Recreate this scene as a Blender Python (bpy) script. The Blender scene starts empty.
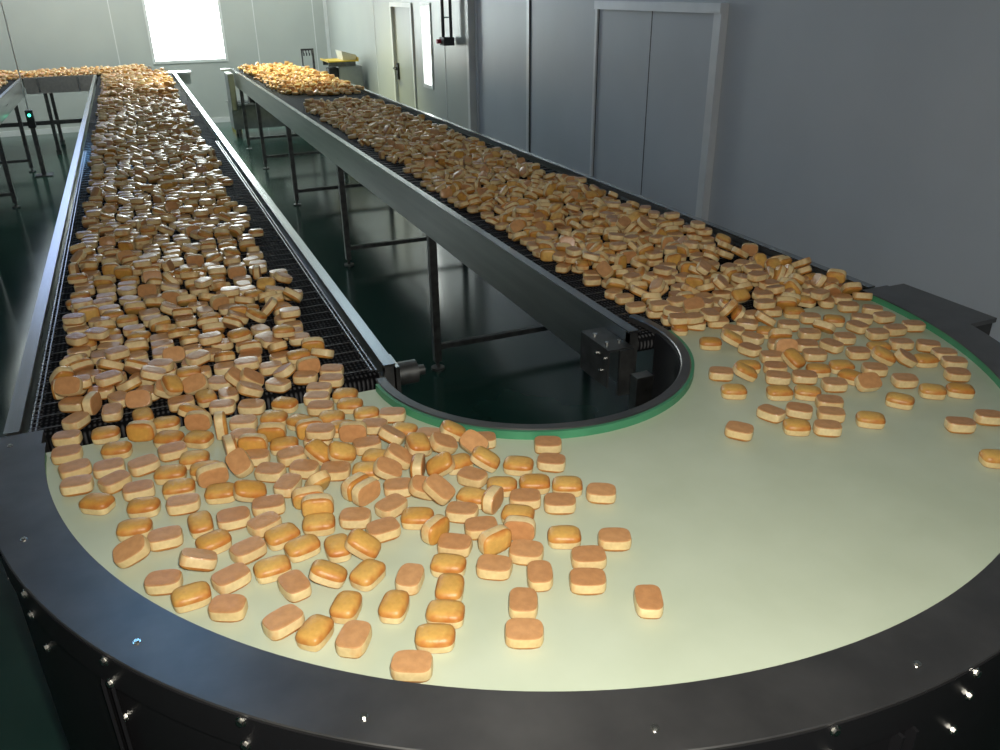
import bpy, math, random
import numpy as np
from mathutils import Vector, Quaternion, Matrix
random.seed(11)
# settled cakes: x, y, height over the belt, rotation x y z, batch
CAKES_NEAR = [
-6525,1552,140,1000,-1000,-1000,0, -6328,1091,68,1954,-428,0,0, -6093,890,140,-1158,-812,812,0, -5983,1336,68,1990,-198,0,0, -5747,984,68,-1705,1045,0,0, -5434,1537,68,1956,-420,0,0, 
-5375,1031,68,-1894,643,0,0, -5137,864,149,-1920,143,451,0, -5466,331,75,0,0,-1324,0, -5200,-14,75,0,0,-206,0, -4980,514,68,-2000,-44,0,0, -6151,1973,68,1954,-426,0,0, -6358,89,68,1988,-216,0,0, 
-5917,14,75,0,0,-93,0, -6343,-343,68,-1997,102,0,0, -6237,-766,68,-1989,-207,0,0, -5790,-465,75,0,0,-212,0, -5869,-899,68,-2000,12,0,0, -5495,-225,140,1394,-239,-239,0, -5185,-443,75,0,0,-429,0, 
-5162,-797,68,-1997,-108,0,0, -5493,-995,68,-1976,-310,0,0, -5219,-1316,75,0,0,-229,0, -4654,554,75,0,0,-1327,0, -4364,480,68,1466,-1360,0,0, -4084,410,141,-1931,-149,501,0, 
-4119,-3,68,-1953,429,0,0, -3681,530,68,1848,-764,0,0, -3698,-100,75,0,0,-617,0, -3268,-119,68,1955,-421,0,0, -3282,617,68,1951,-438,0,0, -4479,162,68,1980,-285,0,0, -4861,60,146,-227,376,-467,0, 
-4427,938,68,-1949,447,0,0, -4201,810,158,-1819,465,669,0, -3182,152,68,-1950,445,0,0, -4806,-215,140,-1393,241,-241,0, -4552,-570,182,73,1412,-73,0, -4278,-416,68,-1963,384,0,0, 
-3894,-444,75,0,0,-408,0, -3602,-691,75,0,0,-765,0, -3992,-943,141,1597,-301,-216,0, -3541,-1048,140,1414,-33,-33,0, -4843,-594,75,0,0,-596,0, -4327,-793,68,-1956,416,0,0, 
-4503,-1093,140,-1022,977,-977,0, -4255,-1146,140,1390,-260,-260,0, -3891,-1201,75,0,0,-220,0, -4258,-1371,68,-1973,328,0,0, -3856,-1508,68,1994,159,0,0, -3551,-1660,149,210,460,-804,0, 
-4931,-1091,75,0,0,-223,0, -4833,-1394,75,0,0,-121,0, -4773,-1642,144,-1247,-75,94,0, -4452,-1551,153,-1471,1228,28,0, -4149,-1766,68,1910,-595,0,0, -3775,-1864,68,-1920,559,0,0, 
-2884,670,68,-1952,434,0,0, -2962,360,68,-1955,422,0,0, -2885,-172,75,0,0,-444,0, -2900,-487,75,0,0,-407,0, -2763,-828,75,0,0,-212,0, -2463,-1005,68,1953,-429,0,0, -2763,-1203,68,-1954,429,0,0, 
-2447,-1456,75,0,-1,-613,0, -2196,-1734,68,1906,-605,0,0, -1914,-1847,153,56,543,-199,0, -3206,-753,75,0,0,-382,0, -3151,-1067,75,0,0,-220,0, -3277,-422,68,-1960,397,0,0, 
-3059,-1316,140,-1397,222,-222,0, -2967,-1632,68,-2000,39,0,0, -2657,-1642,144,1826,-650,-470,0, -3308,-1803,160,390,384,-124,0, -2933,-1958,75,0,0,-584,0, -3452,-2054,68,-1965,371,0,0, 
-3113,-2193,75,0,0,-391,0, -2722,-2164,148,-1854,467,569,0, -3457,-1315,211,1947,-458,0,0, -2146,-2096,147,-1930,25,455,0, -1628,-2104,68,1968,-359,0,0, -1808,-2268,159,-1636,954,111,0, 
-2091,-2474,75,0,0,103,0, -2458,-2106,240,-37,212,-1441,0, -2587,-2458,140,750,-1199,-1199,0, -2344,-2560,167,-573,-224,1886,0, -1804,-2619,149,147,488,-558,0, -2054,-2832,68,1793,-887,0,0, 
-2926,-2396,156,-1888,270,481,0, -3331,-2579,140,1369,354,354,0, -3265,-2699,140,-1369,-353,353,0, -2884,-2695,68,-1985,248,0,0, -2665,-2915,147,-1917,237,396,0, -2547,-3083,194,-1731,856,485,0, 
-2196,-3197,75,0,0,-750,0, -3064,-3013,68,-1947,-458,0,0, -3471,-3064,68,-1958,410,0,0, -3259,-3385,68,-1999,-76,0,0, -2868,-3313,75,0,0,-419,0, -2408,-3426,68,1912,-585,0,0, 
-2783,-3685,140,1362,380,380,0, -2322,-3764,68,-1983,261,0,0, -951,-2534,68,1954,-427,0,0, -1463,-2804,75,1,0,-587,0, -1091,-2914,68,1913,-584,0,0, -1815,-3126,75,1,0,-434,0, 
-1460,-3230,75,0,0,-398,0, -1144,-3423,75,0,0,-457,0, -2055,-3412,140,-1315,-520,520,0, -1688,-3476,68,-1957,413,0,0, -1383,-3702,68,1951,-442,0,0, -1878,-3706,75,0,0,-580,0, 
-1991,-3997,140,-1357,398,-398,0, -6202,-1147,68,1996,-120,0,0, -5808,-1246,68,-1921,-557,0,0, -5990,-1621,75,0,0,-573,0, -5561,-1547,68,2000,-35,0,0, -5523,-1908,75,0,0,-239,0, 
-5148,-1679,75,0,0,-131,0, -5123,-2041,68,1994,-150,0,0, -5622,-2294,75,0,0,-152,0, -5333,-2610,68,1999,-59,0,0, -5642,-2792,136,-1952,1,-380,0, -4721,-1966,75,0,0,-240,0, 
-4425,-2163,144,208,373,-1,0, -4274,-2454,68,1994,-156,0,0, -4652,-2542,68,-1999,53,0,0, -4370,-2786,68,1958,406,0,0, -4982,-2489,75,0,0,-1380,0, -4886,-2872,75,0,0,265,0, 
-4584,-3165,68,1967,360,0,0, -4231,-3047,75,0,0,254,0, -4078,-3326,75,0,0,222,0, -3753,-3472,75,0,0,-1453,0, -4408,-3536,75,0,0,66,0, -4011,-2134,68,-1782,-909,0,0, -3710,-2377,173,1044,1444,-532,0, 
-3864,-2575,141,1623,-88,-63,0, -3806,-2778,141,1447,-186,-174,0, -3842,-2998,75,0,0,-255,0, -5384,-3331,68,-1983,263,0,0, -5055,-3201,137,1950,-57,-393,0, -5162,-3635,75,0,0,64,0, 
-4790,-3536,68,1967,363,0,0, -4866,-3950,68,-1955,420,0,0, -4439,-4336,68,1958,406,0,0, -4205,-4565,75,0,0,787,0, -4259,-3890,68,1585,-1220,0,0, -3940,-3916,145,-130,417,-399,0, 
-3880,-4355,75,0,0,949,0, -3917,-4793,68,1771,929,0,0, -3585,-3993,75,0,0,681,0, -3239,-4236,68,-1755,-959,0,0, -3481,-4526,75,0,0,963,0, -2937,-4507,75,0,0,1033,0, -3086,-4806,75,0,0,-485,0, 
-3271,-5051,75,0,0,-415,0, -3555,-5292,68,-1947,458,0,0, -3528,-3636,156,150,551,-502,0, -2674,-3927,68,-1916,573,0,0, -2837,-4185,75,0,0,-557,0, -2303,-4102,140,1406,154,154,0, 
-2070,-4323,68,-1915,576,0,0, -2445,-4401,68,-1918,568,0,0, -2100,-4695,68,-1118,1658,0,0, -2408,-4986,68,1080,-1683,0,0, -2555,-5326,68,-1955,420,0,0, -1603,-4238,75,0,0,-418,0, 
-1167,-4491,68,1955,-423,0,0, -1550,-4649,68,1970,-346,0,0, -1724,-4945,68,1955,-422,0,0, -1355,-5415,68,-1079,1684,0,0, -880,-3716,68,-1933,512,0,0, 2197,-1753,68,-1923,551,0,0, 
2464,-1945,147,163,433,-384,0, 2021,-2274,75,0,0,-491,0, 2718,-1708,75,0,0,-415,0, 2738,-772,75,0,0,-557,0, 3068,-865,144,129,447,-541,0, 3121,-1236,68,1557,-1255,0,0, 2992,-36,68,-1874,699,0,0, 
3373,-113,68,1954,-427,0,0, 3240,-1591,68,1954,-427,0,0, 2695,694,68,-1955,422,0,0, 3812,-47,150,433,-867,-1565,0, 3745,-391,68,1873,-701,0,0, 3365,-522,68,1768,-935,0,0, 
3447,-895,68,1651,-1129,0,0, 3647,-1269,68,-1946,463,0,0, 2660,-51,75,0,0,-1668,0, 3388,-1885,149,316,397,-1206,0, 2842,-2198,68,-1891,652,0,0, 3023,-1923,68,-1949,448,0,0, 
3872,-1794,68,-1953,433,0,0, 3196,-2334,68,1927,-536,0,0, 2562,-2563,75,0,0,-425,0, 2906,-2718,75,0,0,-652,0, 3550,-2226,75,0,0,-539,0, 3400,-2694,68,-1953,431,0,0, 3938,-2273,75,0,0,-423,0, 
3806,-2586,75,0,0,-1114,0, 3785,-2908,127,-1903,190,-58,0, 4277,-2557,68,-1936,501,0,0, 4510,-2014,68,-1957,414,0,0, 4959,-1979,75,0,0,-428,0, 5357,-2036,68,1952,-433,0,0, 
5338,-1581,68,1978,-296,0,0, 5729,-1564,68,-1980,284,0,0, 4737,-1500,68,-1952,434,0,0, 4352,-1635,68,-1515,1306,0,0, 4001,-1476,68,-1952,433,0,0, 3809,-1102,143,1797,-357,-215,0, 
3600,-1473,141,-1581,378,-271,0, 4319,-708,68,-1951,440,0,0, 4376,-1129,68,-1954,428,0,0, 4702,-1088,128,1547,-1117,-351,0, 4864,-599,68,1955,-423,0,0, 5160,-835,75,0,0,-710,0, 
5284,-1220,68,1474,-1352,0,0, 5613,-984,68,-1868,715,0,0, 6081,-752,68,1864,-725,0,0, 5831,-458,68,-1952,437,0,0, 5645,-135,68,971,-1748,0,0, 6016,-117,68,-1953,432,0,0, 6377,-225,103,1894,-561,-89,0, 
5379,70,75,0,0,-998,0, 5996,-1085,68,-1991,192,1,0, 4823,-267,75,0,0,-468,0, 4492,-89,68,1955,-420,0,0, 3828,-779,75,0,0,-666,0, 4044,-454,148,1865,-494,-526,0, 4667,-2340,145,249,353,-607,0, 
4849,-2566,150,-1897,323,425,0, 6125,-1565,68,1952,-435,0,0, 5676,-2251,68,-1875,696,0,0, 5508,-2857,68,-1936,504,0,0, 5201,-3164,68,-1936,500,0,0, 5218,-2611,75,0,0,-388,0, 
5632,-2576,68,-1953,432,0,0, 4377,-3001,68,-1953,430,0,0, 3849,-3412,75,0,0,-889,0, 4471,-3391,75,0,0,-659,0, 4831,-3527,75,0,0,-655,0, 2040,-3011,68,1612,-1183,0,0, 2422,-3099,68,-1853,752,0,0, 
2109,-3413,75,0,0,-548,0, 2948,-3082,68,-1927,536,0,0, 2724,-3347,68,1915,-578,0,0, 2423,-3605,68,1925,-543,0,0, 1378,-3212,68,-1820,828,0,0, 3092,-3648,75,0,0,-640,0, 3986,-4227,68,1915,-575,-1,0, 
4482,-4236,68,1914,-579,0,0, 3690,-4962,75,0,0,-520,0, -6272,542,68,1788,896,0,1, -5838,611,68,-1476,-1349,0,1, -5500,738,142,-1765,126,-66,1, -5046,790,254,539,-10,1547,1, 
-4755,866,157,-1868,-10,-322,1, -4014,711,166,-1875,98,622,1, -3544,782,145,802,1763,-8,1, -3183,880,140,-1413,-65,65,1, -6347,1247,281,-1820,238,-104,1, -5611,1272,136,767,1784,-188,1, 
-5275,1241,261,-1967,154,329,1, -4813,1158,218,0,0,-79,1, -4016,1130,211,15,2000,0,1, -3689,1160,68,2000,-12,0,1, -2890,1275,118,-657,-1830,442,1, -5860,1439,211,1947,458,-4,1, 
-2971,1579,141,1620,-137,-98,1, -6483,1846,185,1582,-729,580,1, -5487,1791,184,-746,405,-26,1, -4275,1721,146,-223,378,1622,1, -6261,2229,147,-806,-163,361,1, -5850,2036,161,1888,165,-437,1, 
-4968,2110,141,-1798,29,-14,1, -3974,2336,218,0,0,314,1, -4316,2973,133,1882,-47,-17,1, -3994,3040,163,-697,429,-439,1, -3581,3289,150,-191,434,-775,1, -4699,3668,68,1997,104,0,1, 
-2854,3961,169,1782,-442,-587,1, -5613,4167,75,0,0,-14,1, -4090,4256,144,-1237,-217,269,1, -6207,4594,140,1412,77,77,1, -5466,4521,136,1856,-110,-43,1, -3600,5880,140,-1414,-22,22,1, 
-3269,1111,218,0,0,82,1, -4648,1650,211,-1907,-602,0,1, -5163,1586,211,-1956,417,0,1, -3872,1849,154,-896,26,-172,1, -5748,2351,211,-1977,-301,0,1, -4843,2734,249,-424,127,780,1, 
-3309,2166,231,-15,69,-15,1, -4410,2359,211,1996,133,0,1, -6327,3202,211,864,1804,0,1, -6038,3322,211,1904,-612,0,1, -3066,2970,211,1999,-48,0,1, -6399,4190,211,-296,-1978,0,1, 
-4255,5212,211,-1854,-750,0,1, -5235,5381,140,190,1806,834,1, -6434,6543,218,0,0,-67,1, 2660,-13,211,-1971,339,0,3, 2878,-96,211,2000,-26,0,3, 3217,-75,211,-1500,-1322,0,3, 
4359,-46,211,1983,-258,0,3, 5537,-73,211,1981,276,0,3, 6348,12,183,1826,-324,-119,3, 2704,627,211,-1995,139,0,3, 4414,645,139,646,9,28,3, 2511,1051,68,-1996,124,0,3, 2561,1511,68,-1999,70,0,3, 
3149,276,273,-1912,337,-247,3, 6360,418,285,-824,-1463,954,3, 4905,841,354,-1999,-63,3,3, 3164,1383,259,1800,690,459,3, 2805,2634,239,1323,1277,767,3, 3810,2200,211,-1705,1046,0,3, 

]
CAKES_REST = [
-2523,656,27,-787,-617,0,0, -2330,702,27,-977,214,0,0, -2041,501,27,-924,383,0,0, -1901,443,27,-977,212,0,0, -1639,431,27,978,-207,0,0, -1397,-515,27,976,-216,0,0, -960,-773,27,951,-310,0,0, 
1245,301,27,-979,202,0,0, 1394,264,27,-978,207,0,0, 1426,124,27,974,-228,0,0, 2056,129,55,948,-225,206,0, 1901,143,27,973,-232,0,0, -1287,452,27,995,97,0,1, -2499,590,84,-1000,8,0,1, 
-1869,567,27,1000,-7,0,1, -1719,569,27,1000,-29,0,1, -1393,583,27,995,98,0,1, -2036,678,27,-733,-680,0,1, -1899,720,27,-806,-591,0,1, -1568,654,27,-999,49,0,1, -1394,692,57,606,752,-167,1, 
-2194,823,27,1000,0,0,1, -1559,854,27,-991,134,0,1, -1412,823,41,-986,-123,110,1, -1237,837,27,-1000,12,0,1, -2546,955,61,916,42,124,1, -2357,932,27,998,-68,0,1, -2205,965,27,990,142,0,1, 
-2059,950,27,-723,-691,0,1, -1888,932,27,998,56,0,1, -1700,952,27,1000,-21,0,1, -1432,941,27,970,244,0,1, -1258,950,27,-1000,10,0,1, -2541,1073,27,-1000,27,0,1, -2407,1065,27,-674,-739,0,1, 
-2193,1078,52,950,-12,-4,1, -2046,1083,27,-1000,-20,0,1, -1888,1054,58,-155,158,772,1, -1740,1083,30,0,0,134,1, -1569,1056,30,0,0,176,1, -1442,1086,27,571,821,0,1, -1241,1066,27,999,37,0,1, 
-2526,1191,27,-998,-66,0,1, -2353,1189,27,173,985,0,1, -2200,1195,30,0,0,-60,1, -2049,1198,27,-999,-32,0,1, -1877,1206,30,0,0,12,1, -1262,1213,27,-997,-82,0,1, -2497,1314,30,0,0,2,1, 
-2341,1317,27,997,-83,0,1, -2177,1314,30,0,0,-198,1, -2008,1326,54,892,399,-126,1, -1693,1330,27,1000,6,0,1, -1554,1335,53,975,11,-224,1, -1249,1319,56,-326,-24,70,1, -2502,1443,30,0,0,29,1, 
-2354,1434,30,0,0,-29,1, -2206,1444,27,1000,-21,0,1, -2043,1424,56,886,155,75,1, -1721,1464,30,0,0,110,1, -1537,1423,56,-66,-704,704,1, -1235,1453,27,612,791,0,1, -2544,1571,27,998,56,0,1, 
-2379,1530,54,932,20,8,1, -2079,1576,27,-1000,5,0,1, -1890,1570,57,-355,9,-25,1, -1588,1586,27,-998,-68,0,1, -1455,1525,30,0,0,314,1, -1272,1571,54,956,-27,60,1, -2570,1701,27,-989,145,0,1, 
-2415,1701,27,990,-144,0,1, -2101,1711,27,-995,-96,0,1, -1963,1699,54,-966,102,236,1, -1779,1731,27,992,-128,0,1, -1466,1671,48,968,-147,-95,1, -1303,1677,50,954,85,26,1, 
-1118,1698,27,992,-129,0,1, -2334,1810,30,0,0,61,1, -2053,1880,51,946,-146,-44,1, -1845,1836,53,938,2,1,1, -1694,1822,56,964,132,-150,1, -1533,1799,27,991,-134,0,1, -1384,1821,30,0,0,93,1, 
-1235,1803,42,-993,5,119,1, -2517,1930,27,1000,21,0,1, -2355,1928,27,-1000,15,0,1, -2196,1925,27,998,-61,0,1, -1937,1947,56,-698,110,-110,1, -1571,1918,27,1000,13,0,1, -1420,1931,27,998,63,0,1, 
-2541,2055,27,995,96,0,1, -2399,2091,27,-995,-95,0,1, -2220,2070,27,-336,-942,0,1, -2065,2033,27,1000,-2,0,1, -1895,2057,27,997,71,0,1, -1743,2091,27,1000,23,0,1, -1586,2034,55,905,357,-79,1, 
-1423,2061,27,676,737,0,1, -1257,2061,27,998,-61,0,1, -2580,2184,30,0,0,110,1, -2378,2214,27,-1000,19,0,1, -2076,2240,27,-996,93,0,1, -1940,2192,49,-980,91,179,1, -1766,2201,51,956,22,7,1, 
-1608,2182,30,0,0,60,1, -1418,2191,27,-999,-43,0,1, -1297,2277,56,444,-550,-550,1, -2557,2334,30,0,0,38,1, -2239,2304,27,419,908,0,1, -2042,2344,61,-101,223,793,1, -1920,2309,72,891,-124,-409,1, 
-1749,2318,30,0,0,-10,1, -1598,2312,30,0,0,-94,1, -2527,2449,27,1000,18,0,1, -2380,2425,27,1000,-5,0,1, -2232,2438,27,-1000,28,0,1, -2051,2490,57,-843,-8,5,1, -1904,2415,27,-40,-999,0,1, 
-1741,2433,27,-1000,-23,0,1, -1575,2424,47,971,-40,-10,1, -1423,2441,27,-1000,9,0,1, -1269,2418,27,998,65,0,1, -2537,2570,27,995,-102,0,1, -2398,2521,57,883,-85,-44,1, -2214,2572,30,0,0,-47,1, 
-2066,2577,27,-1000,19,0,1, -1918,2562,30,0,0,-12,1, -1720,2556,30,0,0,1000,1, -1575,2543,27,1000,-6,0,1, -1415,2553,27,1000,-6,0,1, -1250,2542,27,-997,74,0,1, -2523,2701,27,-783,-622,0,1, 
-2386,2664,27,-980,-200,0,1, -2255,2717,56,811,-54,-38,1, -2055,2690,54,-292,-6,21,1, -1927,2716,56,-654,-483,346,1, -1775,2694,27,975,221,0,1, -1604,2662,27,-998,-71,0,1, 
-1437,2666,42,985,-6,-1,1, -1282,2676,27,-946,-325,0,1, -2497,2829,27,-989,145,0,1, -2344,2837,56,706,-34,-34,1, -2176,2808,27,-171,-985,0,1, -1711,2806,56,-706,44,-44,1, 
-1425,2784,27,-998,63,0,1, -1238,2813,27,-1000,-15,0,1, -2507,2934,61,526,803,-248,1, -2348,2928,27,1000,11,0,1, -2193,2946,30,0,0,262,1, -2013,2908,27,-999,-34,0,1, -1865,2900,27,-1000,-11,0,1, 
-1717,2911,53,-34,183,177,1, -1549,2916,27,-998,70,0,1, -1409,2899,57,41,206,54,1, -1232,2940,46,688,709,-108,1, -2515,3056,54,-288,11,-37,1, -2352,3048,55,835,504,-110,1, 
-2205,3055,56,-324,-47,137,1, -2057,3047,30,0,0,10,1, -1892,3020,27,992,123,0,1, -1575,3060,27,998,65,0,1, -1422,3051,27,985,174,0,1, -1264,3048,55,916,19,8,1, -2517,3186,27,-993,-116,0,1, 
-2345,3209,27,991,134,0,1, -2037,3170,27,999,37,0,1, -1871,3177,27,993,117,0,1, -1731,3170,54,-970,67,234,1, -1574,3180,53,-268,11,-40,1, -1426,3199,30,0,0,-31,1, -1256,3182,30,0,0,-13,1, 
-2481,3319,27,-999,-45,0,1, -2335,3314,57,-358,1,-2,1, -2176,3315,27,1000,-21,0,1, -2026,3285,27,1000,-8,0,1, -1850,3299,30,0,0,-45,1, -1690,3310,27,-1000,-31,0,1, -1391,3309,30,0,0,-31,1, 
-1237,3295,27,999,-54,0,1, -2550,3408,58,957,-14,122,1, -2361,3430,30,0,0,-86,1, -2226,3472,56,687,-168,-168,1, -2031,3433,27,-1000,16,0,1, -1885,3424,30,0,0,-6,1, -1563,3421,27,995,103,0,1, 
-1411,3434,27,998,-64,0,1, -1241,3410,27,-1000,24,0,1, -2541,3523,27,997,-71,0,1, -2392,3570,27,996,-89,0,1, -2089,3558,27,-982,190,0,1, -1942,3603,27,987,162,0,1, -1767,3543,27,-997,-76,0,1, 
-1422,3531,56,909,-97,-43,1, -1304,3544,59,779,-400,-250,1, -1123,3561,30,0,0,-42,1, -2564,3647,30,0,0,171,1, -2377,3710,57,-806,15,-11,1, -2229,3676,27,-1000,-29,0,1, -2079,3677,27,998,-63,0,1, 
-1931,3731,27,-995,95,0,1, -1773,3666,27,1000,-13,0,1, -1623,3679,41,-903,-401,62,1, -1299,3676,30,0,0,-27,1, -2532,3785,27,-997,76,0,1, -2380,3791,27,1000,-18,0,1, -2219,3789,30,0,0,28,1, 
-2072,3800,30,0,0,6,1, -1661,3794,56,-698,-111,111,1, -1415,3769,41,985,128,65,1, -1264,3788,27,-1000,13,0,1, -2533,3909,27,-996,-93,0,1, -2345,3926,30,0,0,118,1, -2179,3936,27,-995,97,0,1, 
-2027,3916,47,-185,1,-7,1, -1880,3901,55,-962,114,246,1, -1698,3905,27,998,65,0,1, -1510,3885,27,-997,-75,0,1, -1358,3907,27,-1000,-20,0,1, -1204,3906,27,-994,-111,0,1, -2518,4031,27,996,-92,0,1, 
-2342,4043,27,997,83,0,1, -2179,4050,27,996,-94,0,1, -2028,4032,31,998,59,3,1, -1721,4031,27,992,125,0,1, -1573,4011,27,610,792,0,1, -1231,4022,27,1000,14,0,1, -2585,4172,27,-1000,4,0,1, 
-2390,4139,56,-326,-28,80,1, -2229,4165,54,-292,-13,44,1, -2086,4180,56,-595,-382,382,1, -1932,4183,27,1000,-19,0,1, -1780,4151,27,-998,70,0,1, -1605,4165,30,0,0,34,1, -1453,4160,27,-990,139,0,1, 
-1323,4155,59,35,248,-135,1, -1161,4149,27,-999,-40,0,1, -2495,4281,30,0,0,-104,1, -2333,4272,27,-955,-296,0,1, -1840,4291,53,892,393,-206,1, -1694,4264,27,992,125,0,1, -1541,4280,27,1000,-31,0,1, 
-1394,4308,27,1000,3,0,1, -1243,4288,27,394,919,0,1, -2488,4420,27,997,74,0,1, -2334,4413,27,-993,119,0,1, -2167,4404,27,-998,-61,0,1, -1995,4364,27,-879,-476,0,1, -1852,4424,55,-307,11,-33,1, 
-1699,4419,27,999,48,0,1, -1559,4450,27,682,732,0,1, -1347,4438,56,706,43,43,1, -2538,4516,58,-383,-2,5,1, -2380,4538,27,-1000,-10,0,1, -2241,4518,54,-965,-147,214,1, -2087,4539,27,997,-78,0,1, 
-1939,4536,30,0,0,-60,1, -1764,4558,30,0,0,38,1, -1655,4531,84,-993,121,0,1, -1452,4510,55,964,93,-246,1, -1303,4544,44,-33,92,-156,1, -1142,4548,27,-997,-83,0,1, -2526,4642,27,994,110,0,1, 
-2385,4657,57,-52,204,-33,1, -2238,4642,27,-998,-61,0,1, -2047,4649,27,-998,66,0,1, -1905,4661,56,14,220,-63,1, -1739,4675,27,1000,-13,0,1, -1569,4689,27,-974,-227,0,1, -1213,4661,51,961,-151,37,1, 
-2547,4777,27,-991,-131,0,1, -2390,4787,27,-1000,20,0,1, -2214,4794,27,999,46,0,1, -2057,4811,27,1000,-22,0,1, -1788,4828,56,-803,-122,88,1, -1594,4785,56,910,59,27,1, -1415,4764,27,-1000,-30,0,1, 
-1269,4777,50,959,33,10,1, -2506,4905,27,976,-216,0,1, -2234,4916,30,0,0,-78,1, -2066,4923,47,973,-20,-5,1, -1905,4920,27,948,317,0,1, -1756,4942,27,-997,-74,0,1, -1588,4909,27,994,-113,0,1, 
-1434,4936,56,338,-25,-69,1, -1271,4892,30,0,0,25,1, -2491,5049,27,993,119,0,1, -2371,4986,49,-912,-308,87,1, -2214,5031,27,-1000,17,0,1, -2032,5066,27,998,62,0,1, -1883,5053,27,999,34,0,1, 
-1731,5076,27,999,-37,0,1, -1400,5034,27,995,-100,0,1, -2543,5177,27,-997,77,0,1, -2378,5157,30,0,0,-97,1, -2174,5168,27,-1000,-5,0,1, -2025,5182,27,-999,-32,0,1, -1885,5205,56,-638,306,-306,1, 
-1564,5150,27,988,-157,0,1, -1384,5139,52,941,-113,-38,1, -1265,5203,52,934,-152,-52,1, -2558,5284,56,-319,23,-69,1, -2356,5285,30,0,0,14,1, -2227,5294,54,971,18,-239,1, -2078,5298,27,-999,-40,0,1, 
-1797,5280,27,985,-170,0,1, -1477,5271,30,0,0,29,1, -1331,5300,56,707,-2,-2,1, -2510,5419,27,1000,-28,0,1, -2333,5388,54,928,81,32,1, -2184,5422,30,0,0,171,1, -1870,5376,60,648,712,-55,1, 
-1741,5405,27,1000,-20,0,1, -1598,5387,44,-990,19,140,1, -1429,5387,27,1000,20,0,1, -2501,5528,52,952,1,0,1, -2343,5546,27,999,33,0,1, -2192,5553,27,-999,49,0,1, -2025,5496,27,999,-32,-1,1, 
-1884,5506,53,973,45,-224,1, -1701,5547,27,993,-116,0,1, -1240,5543,27,997,73,0,1, -2515,5684,27,1000,8,0,1, -2354,5665,27,1000,-30,0,1, -2207,5673,27,-1000,31,0,1, -2053,5625,27,-997,79,0,1, 
-1895,5640,42,491,864,-85,1, -1759,5678,30,0,0,146,1, -1599,5643,30,0,0,-17,1, -1420,5700,27,-144,-990,0,1, -1273,5654,30,0,0,139,1, -2499,5830,67,-342,850,149,1, -2370,5780,30,0,0,-49,1, 
-2222,5786,27,-999,32,0,1, -2075,5800,27,652,758,0,1, -1868,5776,30,0,0,10,1, -1713,5805,30,0,0,32,1, -1561,5758,27,-1000,25,0,1, -1242,5781,27,998,66,0,1, -2420,5894,27,-998,-68,0,1, 
-1928,5892,27,997,-73,0,1, -1774,5885,56,811,56,40,1, -1608,5906,27,-997,82,0,1, -1431,5900,27,1000,3,0,1, -1279,5897,30,0,0,-47,1, -1107,5939,30,0,0,523,1, -1779,822,27,961,-277,0,1, 
-1747,1237,92,-14,338,937,1, -1328,1412,67,96,911,-42,1, -1745,1591,27,-628,-778,0,1, -1546,1799,84,-998,65,0,1, -2520,1982,84,-999,-51,0,1, -1273,1958,57,349,-54,-144,1, 
-1133,2043,57,-954,-173,234,1, -1783,2260,101,966,-206,17,1, -1136,2237,27,1000,31,0,1, -1824,2427,87,0,0,304,1, -2110,2766,91,998,23,1,1, -2610,2860,73,-55,-705,-55,1, -1567,2798,55,-12,-206,-55,1, 
-2062,2910,84,-981,-194,0,1, -2591,3284,62,-907,-272,-309,1, -2241,3156,57,-839,-203,119,1, -2595,3437,97,957,20,113,1, -2094,3530,87,0,0,177,1, -1564,3572,59,181,-141,962,1, 
-2250,3883,84,991,-135,0,1, -2035,3824,103,170,-1,-7,1, -1972,4168,84,998,-70,0,1, -1528,4318,84,999,-42,0,1, -2506,4757,84,-1000,0,0,1, -1447,4757,84,-996,91,0,1, -2096,5146,84,-980,200,0,1, 
-1762,4937,87,0,0,52,1, -1531,5151,84,999,-41,0,1, -1648,5256,30,0,0,301,1, -1244,5065,30,0,0,-58,1, -1981,5779,87,0,0,-20,1, -2499,5998,27,999,47,0,2, -2364,6011,54,971,65,-232,2, 
-2174,6010,27,-1000,-10,0,2, -2043,5990,56,-278,-932,63,2, -1884,5999,27,997,-73,0,2, -1721,5976,57,884,141,70,2, -1574,6014,53,961,69,-62,2, -1416,6001,53,943,-9,-3,2, -1278,6014,66,936,-83,-312,2, 
-2518,6111,27,997,83,0,2, -2367,6130,27,999,-51,0,2, -2202,6124,27,20,1000,0,2, -2054,6132,27,1000,-26,0,2, -1581,6130,27,-993,-119,0,2, -1430,6120,27,-997,-71,0,2, -1278,6123,27,999,-41,0,2, 
-1132,6107,30,0,0,-23,2, -2549,6219,27,997,83,0,2, -2402,6246,27,-1000,-15,0,2, -2256,6241,47,969,-63,-15,2, -2108,6267,27,-380,-925,0,2, -1793,6270,27,991,-137,0,2, -1643,6243,27,999,36,0,2, 
-1499,6267,27,999,48,0,2, -1336,6240,27,999,-36,0,2, -1184,6243,27,977,211,0,2, -2492,6384,27,-997,71,0,2, -2345,6359,30,0,0,-82,2, -1891,6371,53,963,45,94,2, -1732,6372,56,813,-10,-7,2, 
-1445,6380,27,-996,87,0,2, -1242,6358,27,1000,28,0,2, -2471,6498,27,-999,33,0,2, -2326,6470,27,-997,82,0,2, -2177,6464,27,-1000,21,0,2, -2038,6462,53,-975,18,223,2, -1874,6485,30,0,0,35,2, 
-1727,6456,56,701,-95,-95,2, -1420,6499,27,996,-91,0,2, -1274,6476,27,-997,72,0,2, -2539,6629,27,-999,39,0,2, -2393,6607,30,0,0,-23,2, -2249,6558,55,920,-16,-7,2, -2075,6599,27,-1000,1,0,2, 
-1948,6609,57,-233,-942,57,2, -1785,6622,27,999,-42,0,2, -1634,6588,27,-998,-58,0,2, -1483,6619,27,-1000,31,0,2, -1333,6663,53,-931,136,-49,2, -1172,6600,27,995,98,0,2, -2506,6730,58,736,617,-213,2, 
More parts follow.
